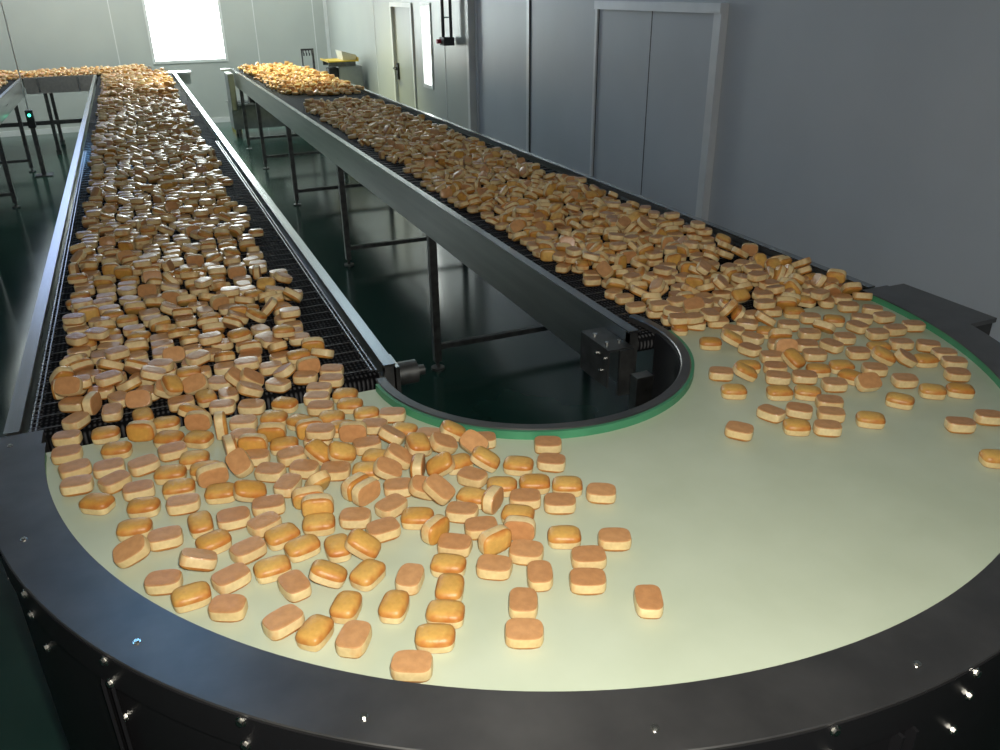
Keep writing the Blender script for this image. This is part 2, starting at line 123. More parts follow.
-2364,6723,27,-1000,30,0,2, -2227,6805,64,861,-394,-320,2, -2030,6758,56,-813,-16,11,2, -1886,6718,58,-200,-123,-37,2, -1693,6724,44,991,-34,-116,2, -1567,6727,57,962,62,-267,2, 
-1295,6760,30,0,0,-49,2, -2480,6849,53,268,928,-259,2, -2326,6840,30,0,0,80,2, -2050,6843,27,1000,-8,0,2, -1870,6829,27,1000,-17,0,2, -1713,6842,27,-994,-107,0,2, -1423,6860,27,-103,-995,0,2, 
-1250,6839,56,706,-35,-35,2, -2550,6984,27,580,814,0,2, -2389,6949,27,-998,-59,0,2, -2240,6948,56,-257,55,51,2, -2096,6972,27,999,52,0,2, -1934,6942,27,1000,6,0,2, -1801,6951,58,-9,237,35,2, 
-1634,6962,27,1000,-31,0,2, -1486,6964,57,-324,-119,347,2, -1311,6953,30,0,0,-83,2, -1169,6950,52,978,8,-211,2, -2510,7101,54,945,-4,-33,2, -2310,7089,27,995,98,0,2, -2166,7082,51,979,20,-201,2, 
-2028,7081,53,973,-102,-205,2, -1755,7116,27,-1000,0,0,2, -1562,7080,27,-991,134,0,2, -1437,7090,57,-962,48,269,2, -1265,7075,30,0,0,45,2, -2532,7217,27,999,52,0,2, -2362,7218,30,0,0,-38,2, 
-2203,7202,27,1000,6,0,2, -2046,7196,27,998,-57,0,2, -1900,7186,27,999,-37,0,2, -1752,7206,56,905,-24,-11,2, -1602,7200,27,-998,-61,0,2, -1440,7209,27,-1000,4,0,2, -1288,7209,27,-1000,14,0,2, 
-1110,7190,27,1000,1,0,2, -2503,7331,52,-131,-947,291,2, -2352,7330,27,-999,38,0,2, -2200,7317,27,-999,-51,0,2, -2035,7308,30,0,0,-54,2, -1887,7337,27,-1000,-25,0,2, -1738,7320,27,999,-52,0,2, 
-1536,7334,27,-999,-49,0,2, -1417,7322,62,3,283,-10,2, -1276,7324,27,-1000,16,0,2, -2511,7451,49,964,-59,-16,2, -2193,7435,27,999,-34,0,2, -2054,7459,53,974,26,-225,2, -1890,7447,52,949,-35,-11,2, 
-1752,7473,63,950,-53,-276,2, -1598,7432,52,947,54,18,2, -1442,7452,27,1000,12,0,2, -1276,7437,27,-1000,10,0,2, -2532,7569,27,-1000,10,0,2, -2377,7570,27,997,-75,0,2, -2217,7554,27,1000,6,0,2, 
-1905,7574,27,999,51,0,2, -1599,7553,27,999,-44,0,2, -1435,7578,56,803,126,91,2, -1289,7574,27,-999,-35,0,2, -1141,7543,27,-1000,0,0,2, -2503,7699,27,-999,46,0,2, -2353,7668,54,-39,-943,328,2, 
-2200,7679,27,995,101,0,2, -2046,7687,27,-1000,-2,0,2, -1750,7651,27,-995,-101,0,2, -1585,7679,27,992,125,0,2, -1435,7691,27,1000,21,0,2, -1284,7693,27,1000,7,0,2, -2528,7813,54,-296,-27,87,2, 
-2374,7790,27,993,-119,0,2, -2199,7810,27,-1000,-29,0,2, -2052,7803,48,-198,1,-3,2, -1905,7800,27,-998,59,0,2, -1732,7787,27,999,42,0,2, -1595,7797,56,804,550,-77,2, -1437,7813,30,0,0,-33,2, 
-1238,7795,52,943,-81,-27,2, -1097,7848,56,393,-588,-588,2, -2581,7933,27,907,422,0,2, -2381,7900,52,943,-114,-37,2, -2259,7950,57,-340,99,-262,2, -2090,7931,27,-999,54,0,2, 
-1933,7926,27,1000,-7,0,2, -1777,7921,30,0,0,3,2, -1630,7931,27,1000,-10,0,2, -1496,7923,56,782,580,-87,2, -1314,7911,30,0,0,10,2, -2517,8057,53,-43,940,-337,2, -2319,8073,27,999,53,0,2, 
-2171,8046,27,1000,-24,0,2, -2033,8051,53,-974,23,226,2, -1747,8037,27,999,-38,0,2, -1593,8031,54,944,32,-12,2, -1423,8042,27,-999,50,0,2, -1280,8040,49,-982,49,181,2, -2554,8172,46,974,15,3,2, 
-2379,8178,56,813,-11,-8,2, -2089,8170,27,997,78,0,2, -1939,8160,30,0,0,16,2, -1792,8178,27,-1000,8,0,2, -1616,8164,27,997,79,0,2, -1464,8174,27,995,100,0,2, -1329,8174,27,-669,-744,0,2, 
-1161,8146,27,999,-33,0,2, -2533,8288,27,-999,44,0,2, -2360,8291,27,-1000,-23,0,2, -2188,8277,27,-1000,29,0,2, -2039,8293,27,1000,15,0,2, -1899,8282,53,-974,21,225,2, -1751,8297,27,-998,60,0,2, 
-1559,8282,27,-52,-999,0,2, -1409,8320,57,-918,178,0,2, -1136,8257,27,999,-33,0,2, -2540,8405,27,-1000,2,0,2, -2364,8404,30,0,0,25,2, -2221,8391,53,-5,190,24,2, -1919,8396,27,999,35,0,2, 
-1755,8422,27,999,-37,0,2, -1618,8386,56,801,415,199,2, -1448,8423,27,998,-67,0,2, -1292,8397,27,1000,12,0,2, -1113,8394,27,-1000,20,0,2, -2556,8545,27,-1000,-20,0,2, -2391,8553,30,0,0,908,2, 
-2235,8501,57,891,88,44,2, -2088,8523,27,-988,-156,0,2, -1936,8517,31,999,15,-31,2, -1787,8527,52,945,30,10,2, -1620,8533,27,999,-36,0,2, -1152,8530,27,-1000,-7,0,2, -2519,8651,52,949,-9,-3,2, 
-2366,8652,57,886,-82,-42,2, -2193,8625,27,999,-38,0,2, -2058,8649,54,-972,24,235,2, -1892,8632,52,-260,1,-3,2, -1732,8659,30,0,0,-8,2, -1575,8650,27,997,74,0,2, -1426,8641,27,-999,-53,0,2, 
-1278,8635,30,0,0,48,2, -2559,8767,37,-65,0,1,2, -2389,8770,27,-1000,-17,0,2, -2238,8741,27,999,-34,0,2, -2091,8779,27,994,106,0,2, -1941,8756,27,999,-35,0,2, -1760,8772,30,0,0,-4,2, 
-1610,8759,30,0,0,101,2, -1333,8761,30,0,0,81,2, -2546,8899,27,1000,-27,0,2, -2397,8901,27,1000,22,0,2, -2250,8887,30,0,0,17,2, -2104,8892,52,947,-41,-14,2, -1952,8912,27,-1000,23,0,2, 
-1808,8877,54,932,-86,-33,2, -1657,8901,27,1000,6,0,2, -1497,8879,30,0,0,-12,2, -1335,8901,30,0,0,-39,2, -1162,8888,30,0,0,1,2, -2548,9020,27,-998,-63,0,2, -2358,9015,27,-1000,-13,0,2, 
-2199,9000,55,861,455,-158,2, -2085,9048,57,769,-239,-175,2, -1886,9020,27,999,-39,0,2, -1745,9017,39,579,809,-56,2, -1602,9018,27,1000,-8,0,2, -1455,9005,30,0,0,-29,2, -1294,9010,52,-257,10,-38,2, 
-1147,9017,27,-999,33,0,2, -2562,9133,27,-996,-87,0,2, -2415,9144,27,995,98,0,2, -2231,9127,27,-985,-172,0,2, -1954,9127,56,-320,3,-10,2, -1796,9159,56,702,-87,-87,2, -1650,9131,27,-1000,10,0,2, 
-1517,9127,55,966,-123,-227,2, -1347,9131,27,-996,91,0,2, -2572,9248,30,0,0,39,2, -2407,9272,55,-915,23,-10,2, -2260,9262,30,0,0,35,2, -2101,9215,27,999,-50,0,2, -1953,9242,27,1000,16,0,2, 
-1784,9266,27,-1000,-23,0,2, -1467,9240,27,999,-50,0,2, -1330,9262,54,967,105,-233,2, -1169,9227,27,1000,-27,0,2, -2558,9365,55,710,663,-175,2, -2389,9362,30,0,0,-4,2, -2267,9342,84,997,-79,0,2, 
-2088,9372,27,-999,55,0,2, -1938,9368,27,-999,-37,0,2, -1792,9387,56,707,-9,-9,2, -1650,9371,66,864,-373,-314,2, -1483,9359,27,996,94,0,2, -1171,9342,27,1000,-25,0,2, -2219,9457,38,996,-23,72,2, 
-2050,9485,27,56,998,0,2, -1901,9483,27,-1000,27,0,2, -1753,9473,27,-1000,9,0,2, -1601,9490,27,-1000,-1,0,2, -1455,9478,30,0,0,-21,2, -1275,9474,27,996,-86,0,2, -1169,9485,63,-938,31,346,2, 
-2527,9615,27,997,-82,0,2, -2375,9611,27,999,-52,0,2, -2256,9588,57,-962,50,267,2, -2084,9606,27,997,-73,0,2, -1936,9598,30,0,0,-32,2, -1789,9589,27,998,-56,0,2, -1636,9609,30,0,0,-61,2, 
-1488,9603,27,-1000,31,0,2, -1342,9593,27,-999,38,0,2, -1169,9636,30,0,0,-45,2, -2574,9718,53,938,-2,-1,2, -2428,9735,27,-1000,1,0,2, -2241,9702,27,1000,19,0,2, -1959,9721,51,916,264,84,2, 
-1776,9720,27,-999,-39,0,2, -1611,9710,53,953,-3,-36,2, -1489,9734,60,853,-313,-219,2, -1340,9708,30,0,0,-6,2, -1173,9747,56,704,-71,-71,2, -2573,9834,27,1000,-6,0,2, -2427,9848,27,1000,-7,0,2, 
-2254,9836,27,1000,1,0,2, -2111,9760,54,970,75,-232,2, -1944,9852,27,-998,55,0,2, -1797,9838,30,0,0,996,2, -1639,9824,30,0,0,59,2, -1505,9871,54,972,-98,-195,2, -1327,9839,27,679,734,0,2, 
-1189,9848,30,0,0,53,2, -2510,9961,27,998,67,0,2, -2324,9965,27,-999,-45,0,2, -2206,9969,60,195,251,530,2, -2074,9939,27,998,63,0,2, -1902,9970,27,995,101,0,2, -1751,9951,27,991,-133,0,2, 
-1580,9979,27,992,128,0,2, -1434,10007,56,-810,-68,49,2, -1262,9938,57,862,-14,-8,2, -2530,10080,30,0,0,14,2, -2340,10080,27,999,37,0,2, -2109,10114,78,329,492,-717,2, -1905,10083,52,951,-13,-4,2, 
-1640,10087,27,-1000,-27,0,2, -1475,10088,30,0,0,-36,2, -1281,10079,27,-224,-975,0,2, -1119,10067,27,988,154,0,2, -2544,10211,27,-1000,19,0,2, -2394,10215,30,0,0,-2,2, -2223,10233,30,0,0,30,2, 
-2074,10188,27,999,-49,0,2, -1925,10204,27,-999,-49,0,2, -1773,10193,30,0,0,-100,2, -1621,10203,27,999,46,0,2, -1474,10205,49,-211,4,-19,2, -1293,10209,27,-998,-58,0,2, -1129,10187,44,982,40,8,2, 
-2592,10332,30,0,0,-72,2, -2408,10328,27,-1000,2,0,2, -2097,10320,27,-991,132,0,2, -1947,10299,54,928,75,29,2, -1800,10322,27,-991,-131,0,2, -1642,10315,54,-286,-24,81,2, 
-1362,10331,30,0,0,-21,2, -1171,10312,27,-969,-249,0,2, -2532,10459,27,-1000,-23,0,2, -2237,10430,27,-999,-43,0,2, -2081,10437,27,-983,181,0,2, -1916,10439,27,-999,43,0,2, 
-1766,10432,54,942,73,10,2, -1619,10439,27,-997,-78,0,2, -1466,10437,27,1000,-11,0,2, -1321,10440,60,482,20,36,2, -1122,10484,27,992,126,0,2, -2530,10597,56,705,-54,-54,2, 
-2338,10555,27,994,106,0,2, -2197,10567,54,-973,16,229,2, -2051,10575,27,1000,-18,0,2, -1912,10555,53,974,11,-226,2, -1764,10548,27,998,66,0,2, -1572,10560,27,999,40,0,2, 
-1418,10555,27,995,105,0,2, -1281,10553,54,969,83,-233,2, -2494,10688,27,-996,-86,0,2, -2202,10712,27,999,47,0,2, -2053,10689,32,999,8,-36,2, -1902,10687,27,997,-74,0,2, -1582,10674,56,707,23,23,2, 
-1434,10698,27,999,-34,0,2, -1261,10677,30,0,0,79,2, -2587,10812,27,-999,45,0,2, -2262,10808,53,942,34,12,2, -2113,10814,51,962,-206,-178,2, -1960,10816,30,0,0,65,2, -1795,10797,27,999,-52,0,2, 
-1636,10780,56,698,-112,-112,2, -1342,10805,27,-497,-868,0,2, -1185,10793,27,-997,83,0,2, -2526,10915,51,953,-49,-15,2, -2357,10912,30,1,0,26,2, -2211,10927,27,-1000,-26,0,2, 
-2056,10923,30,0,0,-3,2, -1909,10928,50,949,-161,-45,2, -1740,10929,27,999,51,0,2, -1593,10905,46,987,41,-155,2, -1428,10962,56,703,-73,-73,2, -1263,10913,54,977,29,-145,2, 
-2499,11048,27,-986,-166,0,2, -2348,11031,27,-998,69,0,2, -2187,11043,27,-998,-65,0,2, -2034,11047,27,999,-39,0,2, -1883,11068,27,-996,94,0,2, -1721,11072,27,-1000,-9,0,2, 
-1572,11021,27,-999,-44,0,2, -1385,11053,30,0,0,-89,2, -1257,11035,55,-973,14,229,2, -2535,11177,30,0,0,-18,2, -2390,11176,27,-875,-484,0,2, -2198,11165,30,0,0,-80,2, -2052,11163,58,932,265,-157,2, 
-1896,11178,52,946,-90,-30,2, -1610,11169,27,997,-76,0,2, -1508,11148,56,-686,-589,278,2, -1139,11184,27,994,111,0,2, -1145,7281,63,856,412,-68,2, -1580,8206,84,998,-56,0,2, 
-2468,8477,84,1000,18,0,2, -2486,9095,84,977,213,0,2, -1481,9310,87,0,0,452,2, -1509,10576,87,0,0,-200,2, -1167,10758,84,-472,-882,0,2, -1819,11008,84,416,910,0,2, 1471,12,90,902,63,257,3, 
1637,-47,27,-992,130,0,3, 1943,-9,57,-283,-841,438,3, 2005,28,62,-180,-869,418,3, 2392,43,76,-367,238,176,3, 1097,124,27,-990,140,0,3, 1248,133,30,0,0,49,3, 1376,163,84,480,877,0,3, 
1555,116,61,6,250,-181,3, 1845,122,84,995,-99,0,3, 1980,154,97,731,669,-65,3, 2149,171,79,785,-90,-499,3, 2282,125,27,1000,27,0,3, 2464,139,81,850,523,24,3, 2544,124,27,915,-402,0,3, 
1232,265,84,-999,-34,0,3, 1365,356,57,794,-42,-32,3, 1571,243,27,788,616,0,3, 1975,291,27,-928,-371,0,3, 2130,281,27,-980,-198,0,3, 2239,308,54,-516,-776,302,3, 2424,268,27,998,-59,0,3, 
2544,258,31,-4,0,15,3, 1128,379,56,802,542,-207,3, 1538,380,27,1000,20,0,3, 1691,369,27,987,-158,0,3, 1873,363,56,910,35,16,3, 2034,283,84,-1000,-13,0,3, 2115,400,56,661,251,251,3, 
2417,394,27,966,-260,0,3, 2544,395,30,0,0,122,3, 1172,486,52,933,-181,-60,3, 1385,482,27,793,609,0,3, 1507,494,55,969,58,-241,3, 1638,493,54,646,726,-158,3, 1792,479,27,-994,110,0,3, 
1949,501,27,-771,-637,0,3, 2348,459,75,847,21,470,3, 2544,491,60,826,496,-78,3, 1157,619,56,962,-144,-230,3, 1308,593,58,964,-13,263,3, 1510,623,27,998,64,0,3, 1644,632,56,-326,-745,534,3, 
1831,584,60,-463,198,-340,3, 1937,612,71,553,634,-356,3, 2084,595,27,1000,-3,0,3, 2235,649,27,972,235,0,3, 2374,584,27,998,-66,0,3, 2544,631,27,-990,-139,0,3, 1011,731,27,-975,-223,0,3, 
1208,718,55,911,-174,-71,3, 1331,744,65,923,119,-364,3, 1758,710,27,-999,44,0,3, 1909,721,30,0,0,72,3, 2224,753,60,492,818,-153,3, 2391,813,68,288,204,-771,3, 2544,720,56,813,12,8,3, 
1080,815,62,928,-92,-176,3, 1238,854,27,-968,-251,0,3, 1520,821,27,-995,95,0,3, 1672,812,27,-986,-170,0,3, 1805,829,56,966,-106,-229,3, 1927,849,59,-23,252,89,3, 2131,861,27,978,209,0,3, 
2277,896,27,-971,-241,0,3, 2433,890,27,-987,158,0,3, 2544,808,51,956,14,4,3, 1106,934,27,997,81,0,3, 1235,975,63,878,364,-255,3, 1486,940,27,1000,4,0,3, 1644,966,27,-666,-746,0,3, 
1788,920,56,701,-90,-90,3, 1007,1044,27,991,-135,0,3, 1221,1082,66,563,749,-318,3, 1349,1094,27,-996,92,0,3, 1490,1132,53,974,10,-227,3, 1708,1085,27,971,-237,0,3, 1838,1045,27,879,476,0,3, 
2019,1074,27,-993,-119,0,3, 2138,1099,60,-31,262,115,3, 2283,1114,50,982,11,-189,3, 2406,1082,56,-966,55,253,3, 1075,1166,27,450,893,0,3, 1180,1213,57,966,97,-204,3, 1357,1212,73,586,-396,586,3, 
1541,1237,57,895,12,6,3, 1690,1248,27,-1000,31,0,3, 1914,1244,27,-959,283,0,3, 2081,1204,27,983,184,0,3, 2191,1209,69,878,374,-297,3, 1074,1358,27,-972,-236,0,3, 1243,1319,60,913,273,-290,3, 
1389,1324,52,955,203,-212,3, 1688,1255,84,-1000,-4,0,3, 1880,1303,84,912,409,0,3, 2000,1331,56,-464,-668,479,3, 2123,1356,30,0,0,-122,3, 2284,1299,27,-951,310,0,3, 2427,1302,53,969,99,-227,3, 
959,1422,27,942,336,0,3, 1053,1441,84,957,291,0,3, 1184,1456,70,854,150,-491,3, 1404,1467,27,-960,279,0,3, 1572,1511,27,989,147,0,3, 1704,1428,27,-939,343,0,3, 1844,1474,27,1000,14,0,3, 
1988,1436,56,-705,-48,48,3, 2210,1470,27,745,667,0,3, 2335,1426,27,998,-56,0,3, 2535,1470,56,139,-144,937,3, 989,1537,84,-960,-279,0,3, 1068,1603,27,-988,-154,0,3, 1265,1552,60,-954,15,298,3, 
1462,1609,30,0,0,-128,3, 1553,1586,84,1000,5,0,3, 1698,1573,63,-886,-300,263,3, 2008,1596,27,-994,106,0,3, 2122,1494,63,-933,180,-311,3, 2306,1573,55,-666,-712,223,3, 2438,1574,27,994,111,0,3, 
1061,1607,124,762,-524,-133,3, 1160,1673,61,938,151,-308,3, 1260,1668,72,-84,-821,-57,3, 1371,1641,71,-33,-355,-166,3, 1593,1779,30,0,0,-362,3, 1782,1726,27,-777,-630,0,3, 
1961,1625,84,993,118,0,3, 2064,1730,78,633,315,-210,3, 2418,1723,27,-120,-993,0,3, 964,1845,27,582,813,0,3, 1132,1795,27,-901,-434,0,3, 1267,1824,54,907,-320,-167,3, 1427,1827,27,514,858,0,3, 
1708,1872,30,0,0,614,3, 1835,1830,56,812,22,16,3, 1914,1711,56,-706,-36,36,3, 2116,1837,27,-965,-263,0,3, 2270,1802,27,1000,-24,0,3, 2416,1775,84,1000,-21,0,3, 1040,1898,56,-381,-716,516,3, 
1161,1939,27,-990,-142,0,3, 1263,1959,64,946,-51,-304,3, 1376,1952,63,-38,291,125,3, 1525,1930,30,0,0,-57,3, 1715,1983,56,899,-169,-74,3, 1858,1953,27,-941,-339,0,3, 2027,1915,27,958,286,0,3, 
2294,1907,52,-49,-949,310,3, 2487,1949,27,999,35,0,3, 990,2052,27,-775,-631,0,3, 1130,2057,27,999,40,0,3, 1274,2088,30,0,0,25,3, 1419,2045,66,796,176,-69,3, 1563,2039,27,999,-50,0,3, 
1763,2039,66,384,831,-403,3, 2017,2014,56,865,260,124,3, 2185,2063,27,-791,-611,0,3, 2322,2055,27,990,141,0,3, 2416,2011,84,1000,14,0,3, 1022,2218,27,-996,-91,0,3, 1155,2182,55,969,28,-247,3, 
1387,2167,54,948,211,-231,3, 1648,2138,54,971,35,-104,3, 1836,2129,30,0,0,948,3, 1962,2211,27,-995,-98,0,3, 2069,2123,56,713,27,27,3, 2229,2170,54,940,-82,-55,3, 2386,2200,27,-851,525,0,3, 
2544,2185,27,996,89,0,3, 985,2322,51,951,87,27,3, 1134,2286,56,807,-100,-72,3, 1289,2310,27,-960,279,0,3, 1586,2261,27,994,-109,0,3, 1751,2242,56,-148,140,294,3, 1913,2228,84,-993,117,0,3, 
2081,2309,27,974,228,0,3, 2171,2262,56,-683,-182,182,3, 1004,2458,27,944,331,0,3, 1474,2406,27,-998,-67,0,3, 1591,2402,53,-622,-706,253,3, 1908,2373,30,0,0,61,3, 2119,2423,57,942,-97,-129,3, 
2222,2460,63,838,422,-309,3, 2346,2385,27,-993,119,0,3, 2527,2367,27,-979,-206,0,3, 993,2475,84,-883,-469,0,3, 1200,2535,27,-1000,-3,0,3, 1340,2495,60,671,-222,-297,3, 1472,2511,70,-262,230,285,3, 
1621,2535,56,812,26,18,3, 1772,2502,27,997,-82,0,3, 1930,2524,27,990,140,0,3, 2091,2542,27,997,71,0,3, 2243,2553,63,838,422,-309,3, 2504,2498,27,890,455,0,3, 1070,2663,27,-924,-383,0,3, 
1167,2613,84,-936,352,0,3, 1298,2641,30,0,0,935,3, 1455,2640,27,-955,-296,0,3, 1674,2639,27,-995,98,0,3, 1920,2648,55,791,572,-74,3, 2069,2646,55,-312,-19,59,3, 2407,2617,30,0,0,823,3, 
1008,2770,27,971,237,0,3, 1140,2792,55,941,231,-242,3, 1346,2846,27,-997,77,0,3, 1386,2735,58,-885,-391,-94,3, 1619,2826,30,0,0,227,3, 1819,2751,27,999,-47,0,3, 2086,2794,56,-212,3,977,3, 
2221,2736,27,-984,179,0,3, 2370,2760,27,-997,-79,0,3, 1110,2921,56,682,185,185,3, 1230,2916,76,-585,594,529,3, 1445,2802,108,761,-461,-174,3, 1712,2912,60,-60,249,214,3, 1841,2879,27,-741,-672,0,3, 
2010,2901,27,956,293,0,3, 2116,2910,64,932,66,-355,3, 2278,2856,27,990,144,0,3, 2469,2846,57,962,129,-205,3, 1087,3014,27,964,265,0,3, 1294,3024,27,978,209,0,3, 1421,2970,27,954,300,0,3, 
1587,3052,27,1000,-25,0,3, 1710,3034,57,-967,-40,252,3, 1916,3012,60,635,311,231,3, 2070,3042,27,-992,123,0,3, 2180,3016,67,908,108,-402,3, 2325,2964,53,941,-4,-2,3, 1239,3092,63,919,14,154,3, 
1455,3176,30,0,0,-165,3, 1553,3206,56,640,-500,-359,3, 1669,3188,51,915,-277,-85,3, 1860,3079,30,0,0,391,3, 2010,3159,27,-992,-127,0,3, 2312,3086,27,1000,-27,0,3, 1041,3208,27,-980,198,0,3, 
1181,3211,55,-962,128,237,3, 1382,3285,55,969,-7,117,3, 1541,3327,56,687,-167,-167,3, 1683,3275,65,899,-312,-77,3, 1832,3267,27,415,910,0,3, 1964,3228,68,817,400,-54,3, 2156,3195,27,972,235,0,3, 
2260,3292,56,899,7,3,3, 2413,3240,27,-659,-752,1,3, 1060,3329,56,943,239,-169,3, 1265,3422,27,992,-130,0,3, 1421,3390,73,618,345,-617,3, 1694,3408,27,-350,-937,0,3, 1841,3373,64,936,126,-172,3, 
1944,3413,61,867,-233,-204,3, 2127,3389,57,614,113,142,3, 2281,3366,56,901,12,6,3, 2508,3302,58,-823,-499,249,3, 1009,3490,27,-993,-115,0,3, 1184,3518,62,-83,-266,-285,3, 
1325,3520,69,1,373,-4,3, 1455,3480,52,899,-376,-164,3, 1623,3523,27,-971,-238,0,3, 1824,3508,27,-999,32,0,3, 1963,3504,62,-482,-769,405,3, 2104,3494,27,995,103,0,3, 2189,3521,87,0,0,-91,3, 
2307,3519,27,682,731,0,3, 940,3599,54,682,699,-77,3, 1069,3593,58,928,-21,62,3, 1269,3650,30,0,0,-286,3, 1491,3621,27,-739,-674,0,3, 1698,3601,65,944,73,-251,3, 2014,3635,27,-1000,-23,0,3, 
2184,3655,27,998,-62,0,3, 2332,3619,66,868,345,-109,3, 2511,3550,30,0,0,435,3, 961,3747,27,953,302,0,3, 1118,3710,27,970,-242,0,3, 1257,3749,58,895,-20,-43,3, 1421,3744,27,-995,-103,0,3, 
1584,3719,54,966,-69,-125,3, 1757,3713,27,988,-152,0,3, 1890,3747,55,969,42,-242,3, 2036,3748,27,1000,21,0,3, 2240,3742,60,-481,18,-33,3, 2385,3739,62,-925,178,328,3, 2502,3697,51,-895,-376,159,3, 
1026,3828,76,700,-99,-494,3, 1155,3843,27,-976,-218,0,3, 1598,3853,27,-985,173,0,3, 1722,3860,57,960,66,-271,3, 1846,3860,56,972,-21,-228,3, 1970,3843,80,955,192,-157,3, 2109,3884,57,624,2,3,3, 
2310,3839,27,982,-189,0,3, 2457,3884,30,0,0,116,3, 968,3956,27,955,-296,0,3, 1179,3985,27,986,164,0,3, 1276,3930,56,-882,-227,103,3, 1479,3999,27,988,156,0,3, 1660,3947,57,732,-8,-8,3, 
1761,3985,75,824,-129,-428,3, 1939,3957,57,933,248,-254,3, 2222,3980,27,-779,-627,0,3, 2443,4030,27,-998,61,0,3, 2495,3994,84,-997,83,1,3, 956,4165,56,-812,35,-25,3, 1192,4081,63,583,736,-213,3, 
1320,4121,27,1000,-6,0,3, 1466,4111,62,333,-69,128,3, 1724,4104,27,-988,157,0,3, 1940,4116,27,973,230,0,3, 2288,4094,56,769,587,-202,3, 2426,4122,56,703,80,80,3, 2544,4304,27,-317,948,0,3, 
1058,4192,78,-663,-246,699,3, 1162,4205,39,986,115,14,3, 1457,4212,27,-986,166,0,3, 1900,4224,27,-982,-189,0,3, 2046,4184,58,961,125,-223,3, 2193,4210,27,959,-283,0,3, 2325,4269,27,536,845,0,3, 
1079,4310,56,-706,31,-31,3, 1339,4352,30,0,0,-4,3, 1517,4311,30,0,0,983,3, 1672,4330,30,0,0,-72,3, 1823,4318,27,-329,944,0,3, 1969,4355,40,988,116,-102,3, 2158,4361,27,770,638,0,3, 
2279,4340,80,973,-95,108,3, 2425,4309,58,969,3,-225,3, 1124,4407,27,-983,183,0,3, 1209,4483,56,628,-326,-326,3, 1405,4464,27,1000,-2,0,3, 1532,4456,52,-622,-718,235,3, 1654,4463,27,749,663,0,3, 
1844,4484,59,956,23,-292,3, 2322,4441,27,999,-43,0,3, 2478,4440,27,-974,225,0,3, 946,4602,27,-654,-757,0,3, 1073,4546,27,-911,-412,0,3, 1173,4626,56,921,291,-246,3, 1357,4576,27,-998,-64,0,3, 
1550,4567,67,-485,109,46,3, 1735,4510,70,910,-138,-384,3, 1766,4630,27,996,94,0,3, 1942,4597,27,988,-155,0,3, 2146,4502,30,0,0,-219,3, 2235,4570,58,959,69,-135,3, 2416,4560,27,-975,-223,0,3, 
1067,4716,27,-936,-352,0,3, 1045,4720,84,-971,-238,0,3, 1239,4742,27,-955,297,0,3, 1503,4688,27,672,740,0,3, 1682,4735,52,813,484,165,3, 1870,4670,84,-997,-73,0,3, 1992,4700,57,-338,-699,568,3, 
2184,4687,64,786,526,-148,3, 2325,4671,55,915,337,-144,3, 958,4841,27,-985,-175,0,3, 1441,4793,55,936,174,125,3, 1549,4832,57,716,-328,-257,3, 1756,4874,27,-998,-59,0,3, 1864,4774,27,-993,-118,0,3, 
2166,4792,53,937,52,19,3, 1032,4943,52,-371,-870,299,3, 1159,4967,59,718,644,-225,3, 1370,4903,27,-984,-178,0,3, 1466,4959,61,920,234,-306,3, 1612,4919,56,925,221,-6,3, 1905,4909,27,731,682,0,3, 
2068,4914,27,-999,38,0,3, 2180,4909,61,-957,-47,284,3, 2344,4850,27,-994,113,0,3, 1043,5086,56,581,-403,-403,3, 1179,5078,53,935,-113,-40,3, 1378,5080,27,991,137,0,3, 1485,5091,71,911,-69,-328,3, 
1629,5110,48,942,-277,-118,3, 1969,5024,53,878,-396,-42,3, 2116,5037,27,-963,271,0,3, 2221,5025,65,927,24,-375,3, 2417,5069,27,-656,-755,0,3, 1211,5211,27,-593,-805,0,3, 1352,5185,53,938,183,26,3, 
1843,5109,27,-997,-82,0,3, 2023,5156,27,-997,-75,0,3, 1028,5317,27,963,268,0,3, 1188,5311,56,812,21,15,3, 1520,5267,27,-992,128,0,3, 1655,5261,55,-969,59,240,3, 1840,5281,27,739,674,0,3, 
2032,5280,27,-978,-207,0,3, 2277,5255,27,1000,19,0,3, 2449,5286,27,-82,-997,0,3, 1048,5448,54,33,286,951,3, 1188,5389,56,906,24,11,3, 1333,5405,27,1000,19,0,3, 1474,5386,59,-51,238,146,3, 
1605,5404,27,544,839,0,3, 1769,5420,27,-995,96,0,3, 1959,5372,27,-981,-195,0,3, 2120,5405,56,-357,-610,610,3, 2223,5435,27,719,695,0,3, 2360,5481,27,-1000,-4,0,3, 1051,5534,57,884,-102,-52,3, 
1217,5512,27,-985,-173,0,3, 1350,5530,55,959,157,-234,3, 1515,5530,30,0,0,153,3, 1622,5542,63,941,-154,-285,3, 1770,5550,27,1000,-8,0,3, 1984,5498,27,-998,59,0,3, 2069,5586,53,936,-59,-22,3, 
2254,5480,84,337,942,0,3, 2337,5575,56,693,141,141,3, 1004,5660,27,-1000,-14,0,3, 1161,5620,55,942,-254,126,3, 1363,5679,30,0,0,953,3, 1468,5672,63,-939,34,342,3, 1609,5652,56,683,-182,-182,3, 
1752,5600,84,983,-186,0,3, 1923,5652,27,-991,-137,0,3, 2076,5695,56,-811,49,-35,3, 2287,5666,27,998,-70,0,3, 1207,5748,27,963,269,0,3, 1422,5799,27,997,-81,0,3, 1537,5825,58,859,-392,-223,3, 
1682,5737,52,-946,25,-8,3, 1875,5781,27,983,183,0,3, 1974,5821,63,953,-7,-282,3, 2207,5774,27,128,-992,0,3, 2437,5714,27,-933,-360,0,3, 1106,5874,27,924,-383,0,3, 1292,5878,27,-335,-942,0,3, 
1742,5938,27,-983,183,0,3, 1904,5925,56,636,309,309,3, 2021,5933,56,632,-318,-318,3, 2161,5929,56,-811,-33,24,3, 2295,5985,56,693,-139,-139,3, 2500,5912,27,987,161,0,3, 1104,112,84,-487,-873,0,3, 
